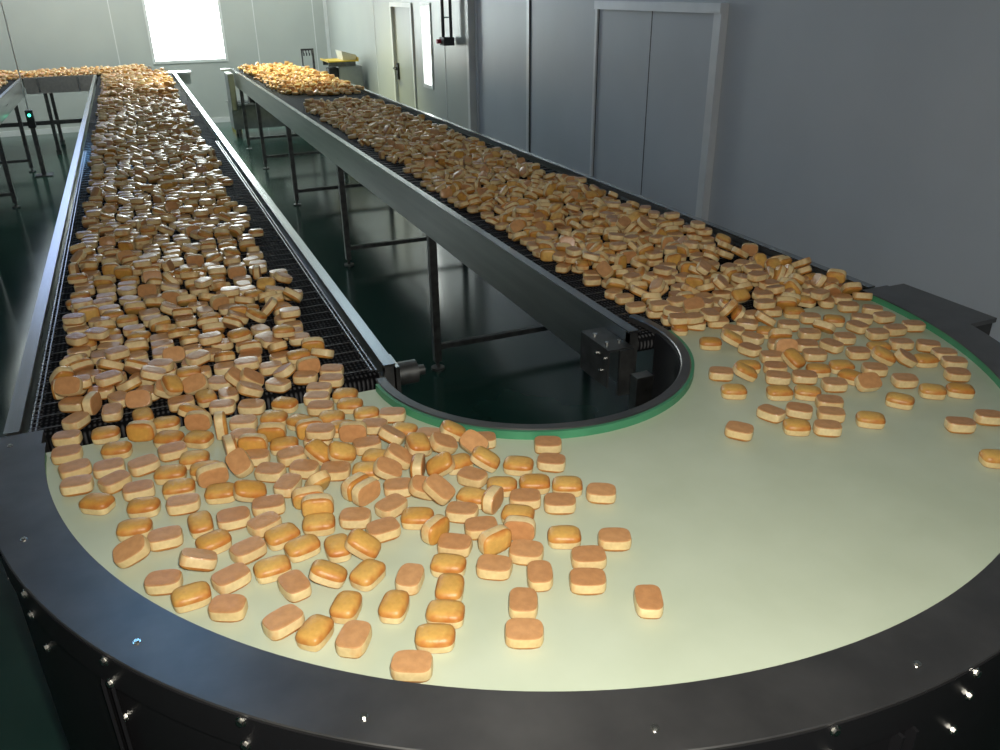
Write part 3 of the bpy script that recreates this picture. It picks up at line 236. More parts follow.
2376,159,106,672,539,189,3, 2305,314,74,-772,-521,356,3, 1708,422,110,-869,-369,129,3, 2282,474,78,-248,-472,21,3, 2544,526,109,584,766,-168,3, 1935,474,86,-628,-778,11,3, 
2086,497,60,-875,-399,-116,3, 2221,506,64,770,323,343,3, 2436,710,59,419,8,17,3, 1222,832,84,-995,-96,0,3, 1798,748,110,-885,-372,56,3, 2067,719,53,-308,916,-258,3, 1369,956,62,-250,-234,396,3, 
1809,1159,56,-26,-707,707,3, 2033,961,27,-992,-123,0,3, 1046,1279,87,0,0,584,3, 2544,1129,56,256,659,659,3, 1125,1282,138,-284,-953,33,3, 1284,1422,68,-537,-682,469,3, 1666,1344,100,831,-142,94,3, 
1060,1445,142,657,754,0,3, 1987,1513,73,-561,-430,-561,3, 2170,1675,27,-914,-407,0,3, 1762,1721,84,-992,-127,0,3, 1820,1599,66,304,52,688,3, 2460,1650,84,-995,102,0,3, 963,1704,56,688,-165,-165,3, 
1180,1787,114,-784,214,-153,3, 1683,1839,84,-268,-963,0,3, 2269,1954,94,-310,-10,-126,3, 1072,2005,84,-860,511,0,3, 1963,2054,68,428,796,-203,3, 2043,1972,125,-904,232,267,3, 
2390,2050,142,998,-59,0,3, 1119,2374,56,791,-187,-134,3, 1923,2119,113,-926,-221,-46,3, 2389,2340,84,885,466,0,3, 1082,2538,105,-295,-788,521,3, 1235,2440,61,-881,-359,-47,3, 
1717,2390,50,980,41,-192,3, 1940,2358,84,-825,-565,0,3, 2088,2216,115,236,-298,-76,3, 981,2378,126,-879,-132,-111,3, 1981,2504,84,563,827,0,3, 2429,2554,84,-927,-375,0,3, 
1190,2611,145,0,0,-107,3, 1554,2721,63,318,-257,-431,3, 1799,2578,68,648,658,-315,3, 2294,2693,84,-949,-314,0,3, 958,2871,60,-253,-46,-942,3, 1601,2857,113,30,-211,138,3, 
1797,2856,103,-978,142,151,3, 2237,2830,84,953,-302,0,3, 1522,2919,56,-707,-401,288,3, 1288,3160,109,-110,342,832,3, 1419,3074,74,-407,439,545,3, 2029,3115,87,0,0,270,3, 1127,3408,67,-421,64,-438,3, 
1414,3174,113,682,-185,-185,3, 1940,3275,95,735,536,-125,3, 2195,3210,109,-15,-253,966,3, 1263,3311,68,-271,183,939,3, 1854,3497,135,267,655,-552,3, 2243,3426,119,-895,-115,300,3, 
1771,3608,92,944,-73,-217,3, 2415,3439,55,298,90,275,3, 1057,3633,98,926,-56,76,3, 1628,3741,96,962,111,-164,3, 1880,3625,75,851,-52,-485,3, 2182,3638,84,112,994,0,3, 1304,3807,72,755,-487,203,3, 
2166,3801,77,876,11,-39,3, 2196,3878,117,-861,-162,448,3, 1518,3899,72,904,156,345,3, 2339,3876,84,236,972,0,3, 1063,4053,52,932,172,58,3, 1322,4026,58,-782,128,-85,3, 2358,3978,73,-416,696,301,3, 
1862,4054,67,-931,-79,-327,3, 2060,4259,94,-805,-539,248,3, 2135,4018,58,242,-301,-719,3, 2400,4199,67,-843,-6,209,3, 1248,4281,56,-649,281,-281,3, 1600,4319,84,-951,-310,0,3, 
999,4439,56,222,944,-33,3, 1263,4524,56,-618,345,-345,3, 1398,4560,84,-256,-967,0,3, 1926,4584,119,-348,-891,-225,3, 1024,4558,84,-1000,-7,0,3, 1608,4670,85,-686,600,-207,3, 
1110,4849,63,-707,24,143,3, 2382,4925,66,725,572,-302,3, 1784,5024,57,-759,296,-211,3, 2299,5125,55,261,939,21,3, 1504,5231,84,-945,-327,0,3, 1220,5480,114,-804,120,-86,3, 
1470,5438,113,946,207,-237,3, 1593,5365,113,-613,-353,353,3, 1767,5239,88,-59,-998,-2,3, 1798,5368,84,-1000,-12,0,3, 1991,5372,87,0,0,-227,3, 2236,5336,84,780,626,0,3, 1411,5553,122,743,525,-386,3, 
1716,5490,112,-446,-863,-236,3, 1890,5505,74,789,556,193,3, 2230,5417,142,707,707,0,3, 2390,5398,57,-787,-114,87,3, 1175,5735,84,994,-113,0,3, 1902,5645,87,0,0,-256,3, 1197,5902,87,0,0,173,3, 
1340,5866,87,0,0,748,3, 1664,5864,53,-885,315,-115,3, 2141,5846,56,-702,-86,86,3, 2393,5793,64,938,-146,245,3, 1201,5888,142,980,197,0,3, 1309,6027,57,269,564,705,3, 1574,5966,27,884,468,0,3, 
1815,6030,27,-186,-982,0,3, 2195,6035,71,-143,826,-412,3, 2422,6013,54,463,856,-109,3, 2159,615,84,-997,74,0,3, 1528,1392,56,57,705,705,3, 2114,1363,84,935,-355,0,3, 2408,1679,142,-736,-677,0,3, 
1397,1725,56,110,703,695,3, 1161,2637,199,-949,315,0,3, 1319,2679,102,57,984,163,3, 2053,3309,71,-279,795,178,3, 1340,4230,79,-707,-7,587,3, 1756,4211,56,683,-183,-183,3, 
2091,4614,101,778,428,435,3, 1343,4791,100,-902,253,-312,3, 1252,4957,56,653,483,347,3, 1734,4982,74,-860,14,-339,3, 1906,4930,84,400,917,0,3, 1780,5940,114,-184,-791,568,3, 
1129,6019,59,423,-94,-195,4, 1529,5985,87,0,0,-96,4, 1560,5974,145,0,0,72,4, 1730,6066,71,841,-178,499,4, 1905,6088,62,929,12,-139,4, 1176,6119,27,610,793,0,4, 1305,6128,56,811,-54,-39,4, 
1471,6144,27,920,392,0,4, 1574,6071,70,-609,184,90,4, 1625,6170,64,292,-94,906,4, 2063,6159,27,911,411,0,4, 2312,6121,27,-992,128,0,4, 1105,6216,57,-328,-101,276,4, 1254,6242,30,0,0,-137,4, 
1370,6241,60,953,57,-297,4, 1532,6288,56,-761,286,-205,4, 1816,6206,27,967,-255,0,4, 1972,6259,27,-992,126,0,4, 2118,6303,56,812,22,16,4, 2295,6225,54,926,-119,-45,4, 1185,6360,27,999,53,0,4, 
1322,6379,54,-870,-443,204,4, 1566,6394,27,-997,-73,0,4, 1761,6332,27,-998,-68,0,4, 1908,6372,56,938,-234,78,4, 2053,6409,78,-277,651,-74,4, 2174,6428,27,-995,-102,0,4, 2340,6342,27,-955,298,0,4, 
1028,6477,27,1000,31,0,4, 1253,6489,59,717,643,-87,4, 1351,6549,70,-870,61,488,4, 1544,6498,52,948,66,22,4, 1740,6466,27,-968,-252,0,4, 1872,6500,55,968,75,-240,4, 2028,6517,27,-968,-250,0,4, 
2215,6529,56,767,-269,-193,4, 2336,6566,73,622,336,-622,4, 2519,6465,27,974,226,0,4, 1080,6589,30,0,0,-109,4, 1270,6624,27,-986,166,0,4, 1544,6588,55,924,64,26,4, 1701,6603,27,1000,9,0,4, 
2049,6632,53,935,112,40,4, 2236,6672,62,702,88,211,4, 2384,6658,30,0,0,948,4, 1145,6693,56,904,135,60,4, 1295,6788,27,-972,-235,0,4, 1385,6671,53,-301,-889,326,4, 1617,6754,27,996,-92,0,4, 
1744,6709,78,-560,432,279,4, 1847,6720,70,867,65,-493,4, 2014,6702,65,914,-229,157,4, 1143,6821,27,87,996,0,4, 1263,6892,56,897,-23,-12,4, 1420,6835,54,945,225,-229,4, 1578,6890,27,-998,69,0,4, 
1738,6833,54,971,105,-175,4, 2048,6811,27,-959,284,0,4, 2106,6876,65,916,228,-242,4, 2377,6860,27,-991,137,0,4, 1077,6933,27,997,82,0,4, 1246,7006,37,994,-26,-3,4, 1390,6957,57,-118,-617,764,4, 
1809,6971,30,0,0,-22,4, 1958,6969,27,-999,-32,0,4, 2105,6987,65,917,224,-242,4, 2239,6943,27,-751,-661,0,4, 2426,6992,27,998,-69,0,4, 1128,7093,52,936,158,52,4, 1395,7075,27,587,810,0,4, 
1531,7082,41,-954,276,108,4, 1693,7129,30,0,0,-214,4, 1840,7083,48,970,22,5,4, 2101,7113,47,134,69,155,4, 2296,7116,30,0,0,19,4, 2446,7093,52,944,-56,-19,4, 1060,7217,27,-898,-441,0,4, 
1411,7199,57,877,-361,-23,4, 1558,7217,30,0,0,552,4, 1659,7164,84,970,-242,0,4, 1807,7206,27,-993,121,0,4, 2294,7225,52,944,-73,-25,4, 2437,7188,53,943,-56,-19,4, 1058,7243,84,-993,119,0,4, 
1212,7345,27,940,342,0,4, 1364,7342,51,928,-226,-70,4, 1582,7360,27,989,148,0,4, 1814,7328,27,981,-194,0,4, 2010,7297,27,1000,-17,0,4, 2157,7331,27,-998,-55,0,4, 2317,7321,57,736,621,-203,4, 
2456,7301,27,-998,58,1,4, 1116,7420,55,544,809,-68,4, 1314,7498,27,997,76,0,4, 1461,7447,27,-1000,15,0,4, 1910,7444,27,-992,-125,0,4, 2065,7431,27,-997,-81,0,4, 2220,7445,57,801,120,87,4, 
2374,7447,27,1000,9,0,4, 1112,7555,27,-998,64,0,4, 1296,7520,84,-96,-995,0,4, 1429,7561,70,-879,31,475,4, 1569,7555,27,994,111,0,4, 1716,7581,57,-625,7,-9,4, 1839,7538,72,-874,-238,418,4, 
1984,7579,27,-983,185,0,4, 2171,7541,41,-994,-15,85,4, 1008,7673,56,-631,-644,309,4, 1296,7675,27,989,148,0,4, 1554,7676,27,-999,32,0,4, 1686,7692,52,-758,-573,187,4, 2176,7658,27,996,89,0,4, 
2292,7664,54,-586,-730,273,4, 1081,7827,30,0,0,68,4, 1229,7825,48,964,-214,-154,4, 1387,7787,27,-530,-848,0,4, 1522,7817,27,989,-146,0,4, 1645,7839,57,835,-323,-161,4, 1844,7801,27,-998,70,0,4, 
1977,7808,56,-971,-46,231,4, 2125,7869,27,-933,-360,0,4, 2351,7840,65,-194,924,-98,4, 2457,7822,27,-955,297,0,4, 1413,7926,43,-135,-5,44,4, 1555,8021,56,377,-598,-598,4, 1881,7923,54,900,381,-108,4, 
2045,8005,60,437,-94,-189,4, 2312,7941,27,-983,-181,0,4, 1095,8054,27,-989,145,0,4, 1277,8013,27,-995,-103,0,4, 1418,8060,27,989,146,0,4, 1676,7991,27,63,998,0,4, 1890,8073,27,938,-346,0,4, 
2195,8037,27,996,-86,0,4, 2275,8030,84,986,-169,0,4, 1087,8185,56,-702,87,-87,4, 1191,8155,75,790,-297,-530,4, 1493,8186,27,-997,-72,0,4, 1610,8241,57,963,28,-269,4, 1880,8116,84,998,-68,0,4, 
1962,8219,56,707,18,18,4, 2098,8154,30,0,0,65,4, 2239,8161,27,749,662,0,4, 2370,8170,27,998,-63,0,4, 1126,8296,27,993,117,0,4, 1277,8262,27,-958,-286,0,4, 1392,8298,60,954,34,-297,4, 
1587,8347,56,706,45,45,4, 1742,8264,50,-778,-587,185,4, 1891,8302,27,999,44,0,4, 2168,8282,30,0,0,112,4, 1164,8418,27,-993,118,0,4, 1278,8404,66,-328,-28,-941,4, 1375,8448,55,781,-498,-203,4, 
1599,8445,27,-976,-217,0,4, 1986,8412,27,408,913,0,4, 2133,8368,62,390,872,-236,4, 2292,8376,30,0,0,213,4, 1079,8542,30,0,0,-28,4, 1243,8590,27,996,85,0,4, 1885,8513,27,986,169,0,4, 
2060,8522,47,929,332,-156,4, 2120,8522,91,860,484,-163,4, 2293,8546,27,998,-62,0,4, 1103,8655,60,444,-28,-55,4, 1324,8674,61,949,-116,-206,4, 1452,8601,74,-635,77,763,4, 1557,8616,30,0,0,476,4, 
1710,8624,27,-996,93,0,4, 1869,8649,27,-359,-933,0,4, 2141,8658,27,821,571,0,4, 2253,8679,66,-219,244,-238,4, 2466,8669,27,751,661,0,4, 1148,8759,27,896,-445,0,4, 1300,8794,27,-992,129,0,4, 
1519,8807,27,922,-386,0,4, 1751,8753,27,916,401,0,4, 1874,8792,57,953,160,-248,4, 1997,8836,46,-573,-789,181,4, 2352,8763,27,999,-41,0,4, 1052,8870,27,999,40,0,4, 1200,8911,56,705,54,54,4, 
1346,8896,52,959,-73,-66,4, 1499,8964,56,-686,-170,170,4, 1671,8876,27,988,155,0,4, 1773,8879,68,883,182,-423,4, 2279,8874,27,-969,-246,0,4, 2437,8881,27,-1000,-5,0,4, 1198,9023,27,-988,153,0,4, 
1239,9022,84,-632,-775,0,4, 1456,9014,56,686,171,171,4, 1711,8988,53,943,47,16,4, 1879,8962,27,-952,306,0,4, 2063,9041,27,-599,-801,0,4, 2389,8982,56,781,223,160,4, 1099,9137,27,-921,390,0,4, 
1247,9155,30,0,0,-214,4, 1389,9111,30,0,0,986,4, 1614,9142,27,-999,-46,1,4, 1815,9169,27,-906,-424,0,4, 1978,9128,53,867,372,131,4, 2173,9115,27,957,-289,0,4, 2282,9141,57,-659,-604,303,4, 
2413,9107,27,991,136,0,4, 1047,9257,56,698,114,114,4, 1258,9297,41,-986,-75,11,4, 1509,9235,55,697,683,-35,4, 1721,9274,27,-998,68,0,4, 1875,9247,66,933,-2,-229,4, 1989,9285,71,-832,109,539,4, 
2116,9259,27,-991,137,0,4, 2268,9272,27,999,-41,0,4, 2451,9248,30,0,0,-102,4, 1085,9386,30,0,0,-292,4, 1427,9352,27,996,88,0,4, 1580,9359,27,967,-256,0,4, 1693,9408,55,945,-139,-132,4, 
1911,9378,27,466,885,0,4, 2166,9376,30,0,0,61,4, 1071,9526,56,691,150,150,4, 1234,9532,27,-1000,7,0,4, 1439,9488,27,1000,-21,0,4, 1568,9468,62,804,497,-277,4, 1991,9516,27,-987,163,0,4, 
2124,9504,57,-574,-247,309,4, 2301,9455,27,1000,-29,0,4, 1021,9626,27,-970,245,0,4, 1211,9621,57,854,112,66,4, 1360,9570,65,513,794,39,4, 1709,9609,27,-996,-91,0,4, 1843,9536,27,-985,171,0,4, 
1994,9654,27,-997,82,0,4, 2160,9659,27,996,86,0,4, 2250,9592,60,-817,-485,10,4, 2384,9579,30,0,0,998,4, 1109,9723,27,965,-261,0,4, 1297,9775,27,-999,-32,0,4, 1370,9704,56,-777,-238,171,4, 
1615,9719,27,-999,-50,0,4, 1694,9675,84,-195,-981,0,4, 1826,9734,30,0,0,105,4, 2019,9748,56,-695,130,-130,4, 2074,9787,56,697,-120,-120,4, 2502,9713,56,-50,698,-713,4, 1120,9847,56,929,288,-113,4, 
1449,9819,67,586,729,-328,4, 1575,9842,27,999,-41,0,4, 1756,9839,27,1000,25,0,4, 1876,9876,53,817,-479,-169,4, 2110,9864,57,870,-81,-45,4, 2300,9880,56,371,602,602,4, 2450,9802,27,-1000,11,0,4, 
1179,9985,27,-991,132,0,4, 1296,9896,27,-983,-184,0,4, 1434,9968,27,992,-122,0,4, 1589,9973,27,364,931,0,4, 1758,9978,27,-986,-167,0,4, 1883,10010,58,-959,42,281,4, 2018,9962,56,48,191,256,4, 
2291,9988,56,812,-22,-16,4, 1037,10038,27,992,122,0,4, 1223,10108,27,990,144,0,4, 1353,10086,59,4,254,-16,4, 1494,10087,27,-808,-589,0,4, 1650,10098,30,0,0,12,4, 1853,10142,57,292,-192,-515,4, 
1971,10159,27,-956,293,0,4, 2112,10087,27,996,-89,0,4, 2273,10082,58,-365,50,-128,4, 2420,10126,27,-998,-55,0,4, 1107,10182,30,0,0,197,4, 1276,10227,27,-999,33,0,4, 1440,10190,64,872,367,-91,4, 
1595,10207,27,-993,-115,0,4, 1659,10149,84,964,-265,0,4, 2170,10250,27,-996,-85,0,4, 2327,10244,27,-990,143,0,4, 1082,10314,30,0,0,64,4, 1327,10333,56,783,-218,-156,4, 1439,10335,78,-376,489,-146,4, 
1565,10330,27,-996,-90,0,4, 1701,10269,56,871,-261,-120,4, 1831,10314,47,950,-205,-50,4, 2017,10278,27,999,-42,0,4, 2165,10339,56,805,110,79,4, 2293,10420,56,786,-207,-149,4, 
983,10426,27,977,-215,0,4, 1183,10440,27,-942,-335,0,4, 1370,10442,27,1000,-27,0,4, 1518,10432,55,958,-88,73,4, 1634,10446,56,-500,-641,459,4, 1817,10477,27,-986,-164,0,4, 
1971,10467,27,995,101,0,4, 2097,10401,72,811,378,-262,4, 2447,10419,27,1000,-10,0,4, 1077,10530,27,-978,207,0,4, 1242,10563,27,953,-304,0,4, 1363,10565,59,-955,103,278,4, 
1529,10545,27,996,-92,0,4, 1726,10520,66,853,-342,367,4, 1919,10595,27,-780,-625,0,4, 1933,10551,84,1000,30,0,4, 2180,10517,27,847,532,0,4, 1097,10699,27,-999,47,0,4, 1245,10734,27,986,165,0,4, 
1359,10720,62,-935,-202,280,4, 1537,10709,27,994,109,0,4, 1681,10644,27,-993,-115,0,4, 1832,10672,54,879,310,120,4, 2057,10649,27,997,-71,0,4, 2286,10701,27,-966,-259,0,4, 
1079,10817,27,997,77,0,4, 1243,10836,56,810,72,51,4, 1391,10884,56,624,-333,-332,4, 1598,10846,27,-983,-184,0,4, 1712,10772,27,981,195,0,4, 1875,10890,27,-989,-151,0,4, 2005,10801,27,-992,125,0,4, 
2157,10801,30,0,0,-128,4, 2398,10753,61,-124,218,2,4, 1146,10935,37,995,7,1,4, 1285,10980,27,729,685,0,4, 1516,11055,27,-943,-334,0,4, 1705,10965,30,-1,0,36,4, 1884,10894,84,-433,-901,0,4, 
1971,10997,53,939,3,1,4, 2129,10928,57,611,-130,-163,4, 2290,11023,27,973,-230,0,4, 1406,5989,57,418,513,598,4, 1013,6259,57,707,498,289,4, 1929,6239,84,-998,61,0,4, 2528,6186,30,0,0,975,4, 
1128,6390,84,899,438,0,4, 1661,6307,65,852,411,309,4, 2238,6353,84,-877,481,0,4, 1582,6654,79,69,924,-364,4, 946,6646,56,-498,494,-502,4, 1460,6709,65,815,466,-314,4, 1954,6742,96,941,42,66,4, 
1485,6748,102,918,194,-258,4, 1589,6826,84,894,-448,0,4, 2170,6744,27,-949,-314,0,4, 2239,6840,89,-983,4,149,4, 1121,6934,84,-240,-971,0,4, 1970,6928,84,-967,-256,0,4, 2160,7010,98,650,685,-323,4, 
1627,7023,62,-40,-955,-154,4, 1675,6969,87,153,251,-43,4, 1088,7222,142,-403,-915,0,4, 1476,7315,66,593,-385,-559,4, 1726,7171,142,980,-198,0,4, 1961,7184,27,-1000,-20,0,4, 
2248,7340,111,883,304,116,4, 1161,7347,113,-894,-144,67,4, 1258,7269,72,-833,325,293,4, 2030,7409,84,-976,-218,0,4, 1142,7522,99,954,-277,73,4, 1108,7687,50,-629,-722,216,4, 
2418,7575,27,969,-248,0,4, 940,7709,60,354,339,603,4, 1765,7685,65,896,-297,-330,4, 1430,7749,84,-977,215,0,4, 1701,7874,68,889,-100,-261,4, 2105,7772,71,-593,-728,-320,4, 
2059,7725,101,-928,206,-22,4, 1134,8006,84,-999,-51,0,4, 2285,7997,142,0,-1000,0,4, 1670,8151,72,-789,255,532,4, 1759,8108,69,752,359,436,4, 1809,7984,76,-226,-557,-208,4, 
2123,8109,84,872,-490,0,4, 1176,8292,87,0,0,-69,4, 1325,8159,39,-950,-284,36,4, 1506,8291,106,-878,-81,-459,4, 1764,8380,56,-42,-706,706,4, 2019,8317,73,-589,513,471,4, 2214,8446,76,672,483,-349,4, 
991,8430,27,282,959,0,4, 1947,8404,84,-999,32,0,4, 1154,8561,84,1000,-7,0,4, 1757,8497,57,905,349,242,4, 1391,8617,149,885,397,192,4, 1631,8741,62,-864,-407,-297,4, 1778,8648,84,-923,384,0,4, 
1065,8828,84,-972,-233,0,4, 1253,8960,145,0,0,276,4, 1885,8846,104,-495,-830,212,4, 2117,8920,27,-978,-210,0,4, 1624,9082,83,-993,-13,10,4, 1704,9034,126,-968,-165,131,4, 
2164,9010,84,409,913,0,4, 2286,8987,56,758,294,211,4, 1033,9071,61,-880,-358,-289,4, 1834,9084,74,82,-941,-293,4, 1594,9254,106,969,-26,-216,4, 1202,9406,59,23,-957,7,4, 1265,9566,115,-770,-587,-95,4, 
2034,9421,75,-781,-339,-371,4, 2400,9449,66,900,-261,-340,4, 1243,9725,98,910,379,96,4, 1451,9621,61,807,-336,-244,4, 1886,9632,83,235,-100,-209,4, 2071,9596,86,-965,125,39,4, 
2245,9535,114,-95,-968,-116,4, 1577,9589,66,-428,96,-457,4, 1081,10006,84,937,349,0,4, 2158,10004,67,-679,606,309,4, 1200,10100,87,0,0,963,4, 1520,10095,84,-985,-175,0,4, 
1690,10111,145,0,0,575,4, 2029,10283,84,796,605,0,4, 1171,10361,87,0,0,303,4, 1714,10376,75,-786,-350,494,4, 1081,10512,84,-370,-929,0,4, 1400,10514,106,-263,-934,59,4, 1859,10438,84,-998,68,0,4, 
1221,10703,84,730,683,0,4, 1435,10777,109,-649,-667,57,4, 1481,10651,83,-991,-114,-62,4, 1685,10650,84,-981,-195,0,4, 2250,10649,87,0,0,347,4, 1814,10822,92,461,750,451,4, 
2160,10780,84,105,994,0,4, 2250,10718,142,-968,251,0,4, 1099,11046,51,953,51,16,4, 1450,11106,56,-271,765,-550,4, 1929,11070,66,743,574,-208,4, 2049,10895,89,129,867,463,4, 
2249,10903,73,-586,-131,534,4, 2163,6162,66,-88,-918,-37,4, 1244,6785,113,198,679,679,4, 1883,7540,108,-638,-643,325,4, 1838,7798,98,-995,6,-90,4, 1982,7669,57,115,614,768,4, 
1914,8499,112,920,84,35,4, 2104,8797,65,281,57,955,4, 1523,10812,82,-914,94,-352,4, 2010,10778,84,-51,-999,0,4, 
]
COL = bpy.context.scene.collection
PI = math.pi
BZ = 0.975            # top of the cream belt
MZ = BZ - .0032       # top of the wire mesh; its cross rods reach up to the cakes
RIM = 1.0             # top of rims and rails

# ------------------------------------------------------------------ materials
def mat(name, color=(.5, .5, .5), rough=.5, metal=0., spec=.5, build=None, coat=0.):
    m = bpy.data.materials.new(name); m.use_nodes = True
    nt = m.node_tree; b = nt.nodes['Principled BSDF']
    b.inputs['Base Color'].default_value = (*color, 1)
    b.inputs['Roughness'].default_value = rough
    b.inputs['Metallic'].default_value = metal
    b.inputs['Specular IOR Level'].default_value = spec
    b.inputs['Coat Weight'].default_value = coat
    if build: build(nt, b)
    return m
def node(nt, t, **kw):
    n = nt.nodes.new(t)
    for k, v in kw.items():
        if k in n.inputs.keys(): n.inputs[k].default_value = v
        else: setattr(n, k, v)
    return n
def noise(nt, scale, detail=3, coord='Object', stretch=None):
    tc = node(nt, 'ShaderNodeTexCoord'); src = tc.outputs[coord]
    if stretch:
        mp = node(nt, 'ShaderNodeMapping'); mp.inputs['Scale'].default_value = stretch
        nt.links.new(src, mp.inputs['Vector']); src = mp.outputs['Vector']
    n = node(nt, 'ShaderNodeTexNoise', Scale=scale, Detail=detail)
    nt.links.new(src, n.inputs['Vector'])
    return n.outputs['Fac']
def ramp(nt, fac, stops):
    r = node(nt, 'ShaderNodeValToRGB'); e = r.color_ramp.elements
    while len(e) < len(stops): e.new(.5)
    for el, (p, c) in zip(e, stops):
        el.position = p; el.color = (*c, 1)
    nt.links.new(fac, r.inputs['Fac'])
    return r.outputs['Color']
def mottled(c1, c2, scale, rough=None, bump=0., stretch=None, detail=4):
    def f(nt, b):
        n = noise(nt, scale, detail, stretch=stretch)
        nt.links.new(ramp(nt, n, [(.35, c1), (.68, c2)]), b.inputs['Base Color'])
        if rough:
            r = node(nt, 'ShaderNodeMapRange'); r.inputs['To Min'].default_value = rough[0]; r.inputs['To Max'].default_value = rough[1]
            nt.links.new(n, r.inputs['Value']); nt.links.new(r.outputs['Result'], b.inputs['Roughness'])
        if bump:
            bp = node(nt, 'ShaderNodeBump', Strength=bump); bp.inputs['Distance'].default_value = .002
            nt.links.new(n, bp.inputs['Height']); nt.links.new(bp.outputs['Normal'], b.inputs['Normal'])
    return f

M = {}
M['rim'] = mat('dark_rim_steel', rough=.42, metal=.85, build=mottled((.16, .158, .16), (.21, .206, .206), 9, (.28, .38), .05))
M['skirt'] = mat('black_painted_steel', (.012, .012, .014), .45, .0, .3)
M['bolt'] = mat('bright_bolt_steel', (.75, .74, .70), .22, 1.)
M['rail'] = mat('brushed_rail_steel', rough=.22, metal=1., build=mottled((.36, .37, .38), (.46, .47, .48), 40, (.18, .30), .03, (1, .05, 1)))
M['beam'] = mat('brushed_beam_steel', rough=.3, metal=1., build=mottled((.50, .51, .50), (.60, .61, .59), 30, (.24, .36), .04, (1, .05, 1)))
M['leg'] = mat('dull_leg_steel', rough=.42, metal=.9, build=mottled((.12, .125, .125), (.19, .195, .195), 20, (.35, .5)))
M['cream'] = mat('cream_belt_fabric', rough=.42, spec=.4, build=mottled((.56, .63, .48), (.62, .69, .54), 5, (.36, .5), .02))
M['green'] = mat('green_guide_plastic', rough=.4, build=mottled((.06, .26, .135), (.075, .31, .165), 12, (.35, .5)))
M['rubber'] = mat('black_rubber', (.012, .012, .012), .6)
M['bed'] = mat('grey_bed_steel', (.12, .12, .12), .5, .8)
M['motor'] = mat('grey_motor_paint', rough=.45, build=mottled((.16, .18, .18), (.20, .22, .22), 14, (.4, .5)))
M['motor_pale'] = mat('pale_machine_paint', rough=.45, build=mottled((.34, .36, .35), (.38, .40, .39), 14, (.4, .5)))
M['box_black'] = mat('dark_box_paint', rough=.5, build=mottled((.035, .036, .038), (.05, .05, .052), 10, (.42, .6)))

def mesh_build(nt, b):
    tc = node(nt, 'ShaderNodeTexCoord')
    def wave(direction, scale):
        w = node(nt, 'ShaderNodeTexWave', Scale=scale); w.wave_type = 'BANDS'; w.bands_direction = direction
        nt.links.new(tc.outputs['Object'], w.inputs['Vector']); return w.outputs['Fac']
    wx, wy = wave('X', 24.), wave('Y', 16.)
    mx = node(nt, 'ShaderNodeMath', operation='MULTIPLY')
    nt.links.new(wx, mx.inputs[0]); nt.links.new(wy, mx.inputs[1])
    nt.links.new(ramp(nt, mx.outputs[0], [(.15, (.006, .006, .007)), (.75, (.075, .075, .08))]), b.inputs['Base Color'])
    bp = node(nt, 'ShaderNodeBump', Strength=.7); bp.inputs['Distance'].default_value = .003
    nt.links.new(mx.outputs[0], bp.inputs['Height']); nt.links.new(bp.outputs['Normal'], b.inputs['Normal'])
M['mesh'] = mat('wire_mesh_belt', rough=.8, spec=.05, build=mesh_build)
M['rod'] = mat('belt_rod_steel', (.40, .40, .42), .3, 1.)

M['wall_pale'] = mat('pale_wall_panel', rough=.33, spec=.5, build=mottled((.50, .53, .50), (.54, .57, .53), 1.5, (.28, .36)))
M['wall_blue'] = mat('blue_grey_wall_panel', rough=.4, spec=.5, build=mottled((.49, .535, .59), (.53, .575, .63), 1.5, (.32, .42)))
M['ceiling'] = mat('ceiling_panel', rough=.6, build=mottled((.45, .46, .46), (.5, .51, .51), 2))
M['trim'] = mat('pale_joint_trim', rough=.35, build=mottled((.74, .76, .74), (.8, .82, .8), 6))
M['trim_blue'] = mat('grey_blue_joint_trim', rough=.3, metal=.2, build=mottled((.72, .75, .79), (.78, .81, .85), 6))
M['groove'] = mat('dark_joint_filler', (.05, .055, .06), .6)
M['door'] = mat('grey_door_sheet', rough=.32, build=mottled((.40, .43, .41), (.44, .47, .45), 2, (.28, .36)))
M['floor'] = mat('green_floor_epoxy', rough=.12, spec=.5, build=mottled((.014, .048, .036), (.020, .062, .047), 2.2, (.10, .22)))
M['cable'] = mat('pale_cable', (.72, .74, .72), .4)
M['yellow'] = mat('yellow_plastic', (.72, .50, .05), .45)
M['red'] = mat('red_plastic', (.5, .03, .06), .4)
M['white_plate'] = mat('white_plate_paint', (.75, .77, .75), .35)

def emit(name, color, strength):
    m = bpy.data.materials.new(name); m.use_nodes = True; nt = m.node_tree
    b = nt.nodes['Principled BSDF']
    b.inputs['Base Color'].default_value = (.8, .8, .8, 1)
    b.inputs['Emission Color'].default_value = (*color, 1); b.inputs['Emission Strength'].default_value = strength
    return m
M['daylight'] = emit('bright_daylight_pane', (.90, 1., .97), 12.)
M['daylight_side'] = emit('side_daylight_pane', (.93, 1., .94), 5.)
M['added_blue'] = emit('added_blue_pane', (.22, .40, 1.), 2.2)  # glow of the added high window, for bluish rails
M['added_sky'] = emit('added_sky_pane', (.22, .55, 1.), 17.)  # added ceiling pane, gives the blue patch on the rim
M['added_pale'] = emit('added_pale_pane', (.55, .80, 1.), 1.7)  # added ceiling pane, for rail reflections and ambient at the far end
M['added_warm'] = emit('added_warm_pane', (1., .96, .86), 3.5)  # added ceiling pane, for a rim highlight and fill on the near wall
M['led'] = emit('green_indicator', (.05, 1., .55), 6.)

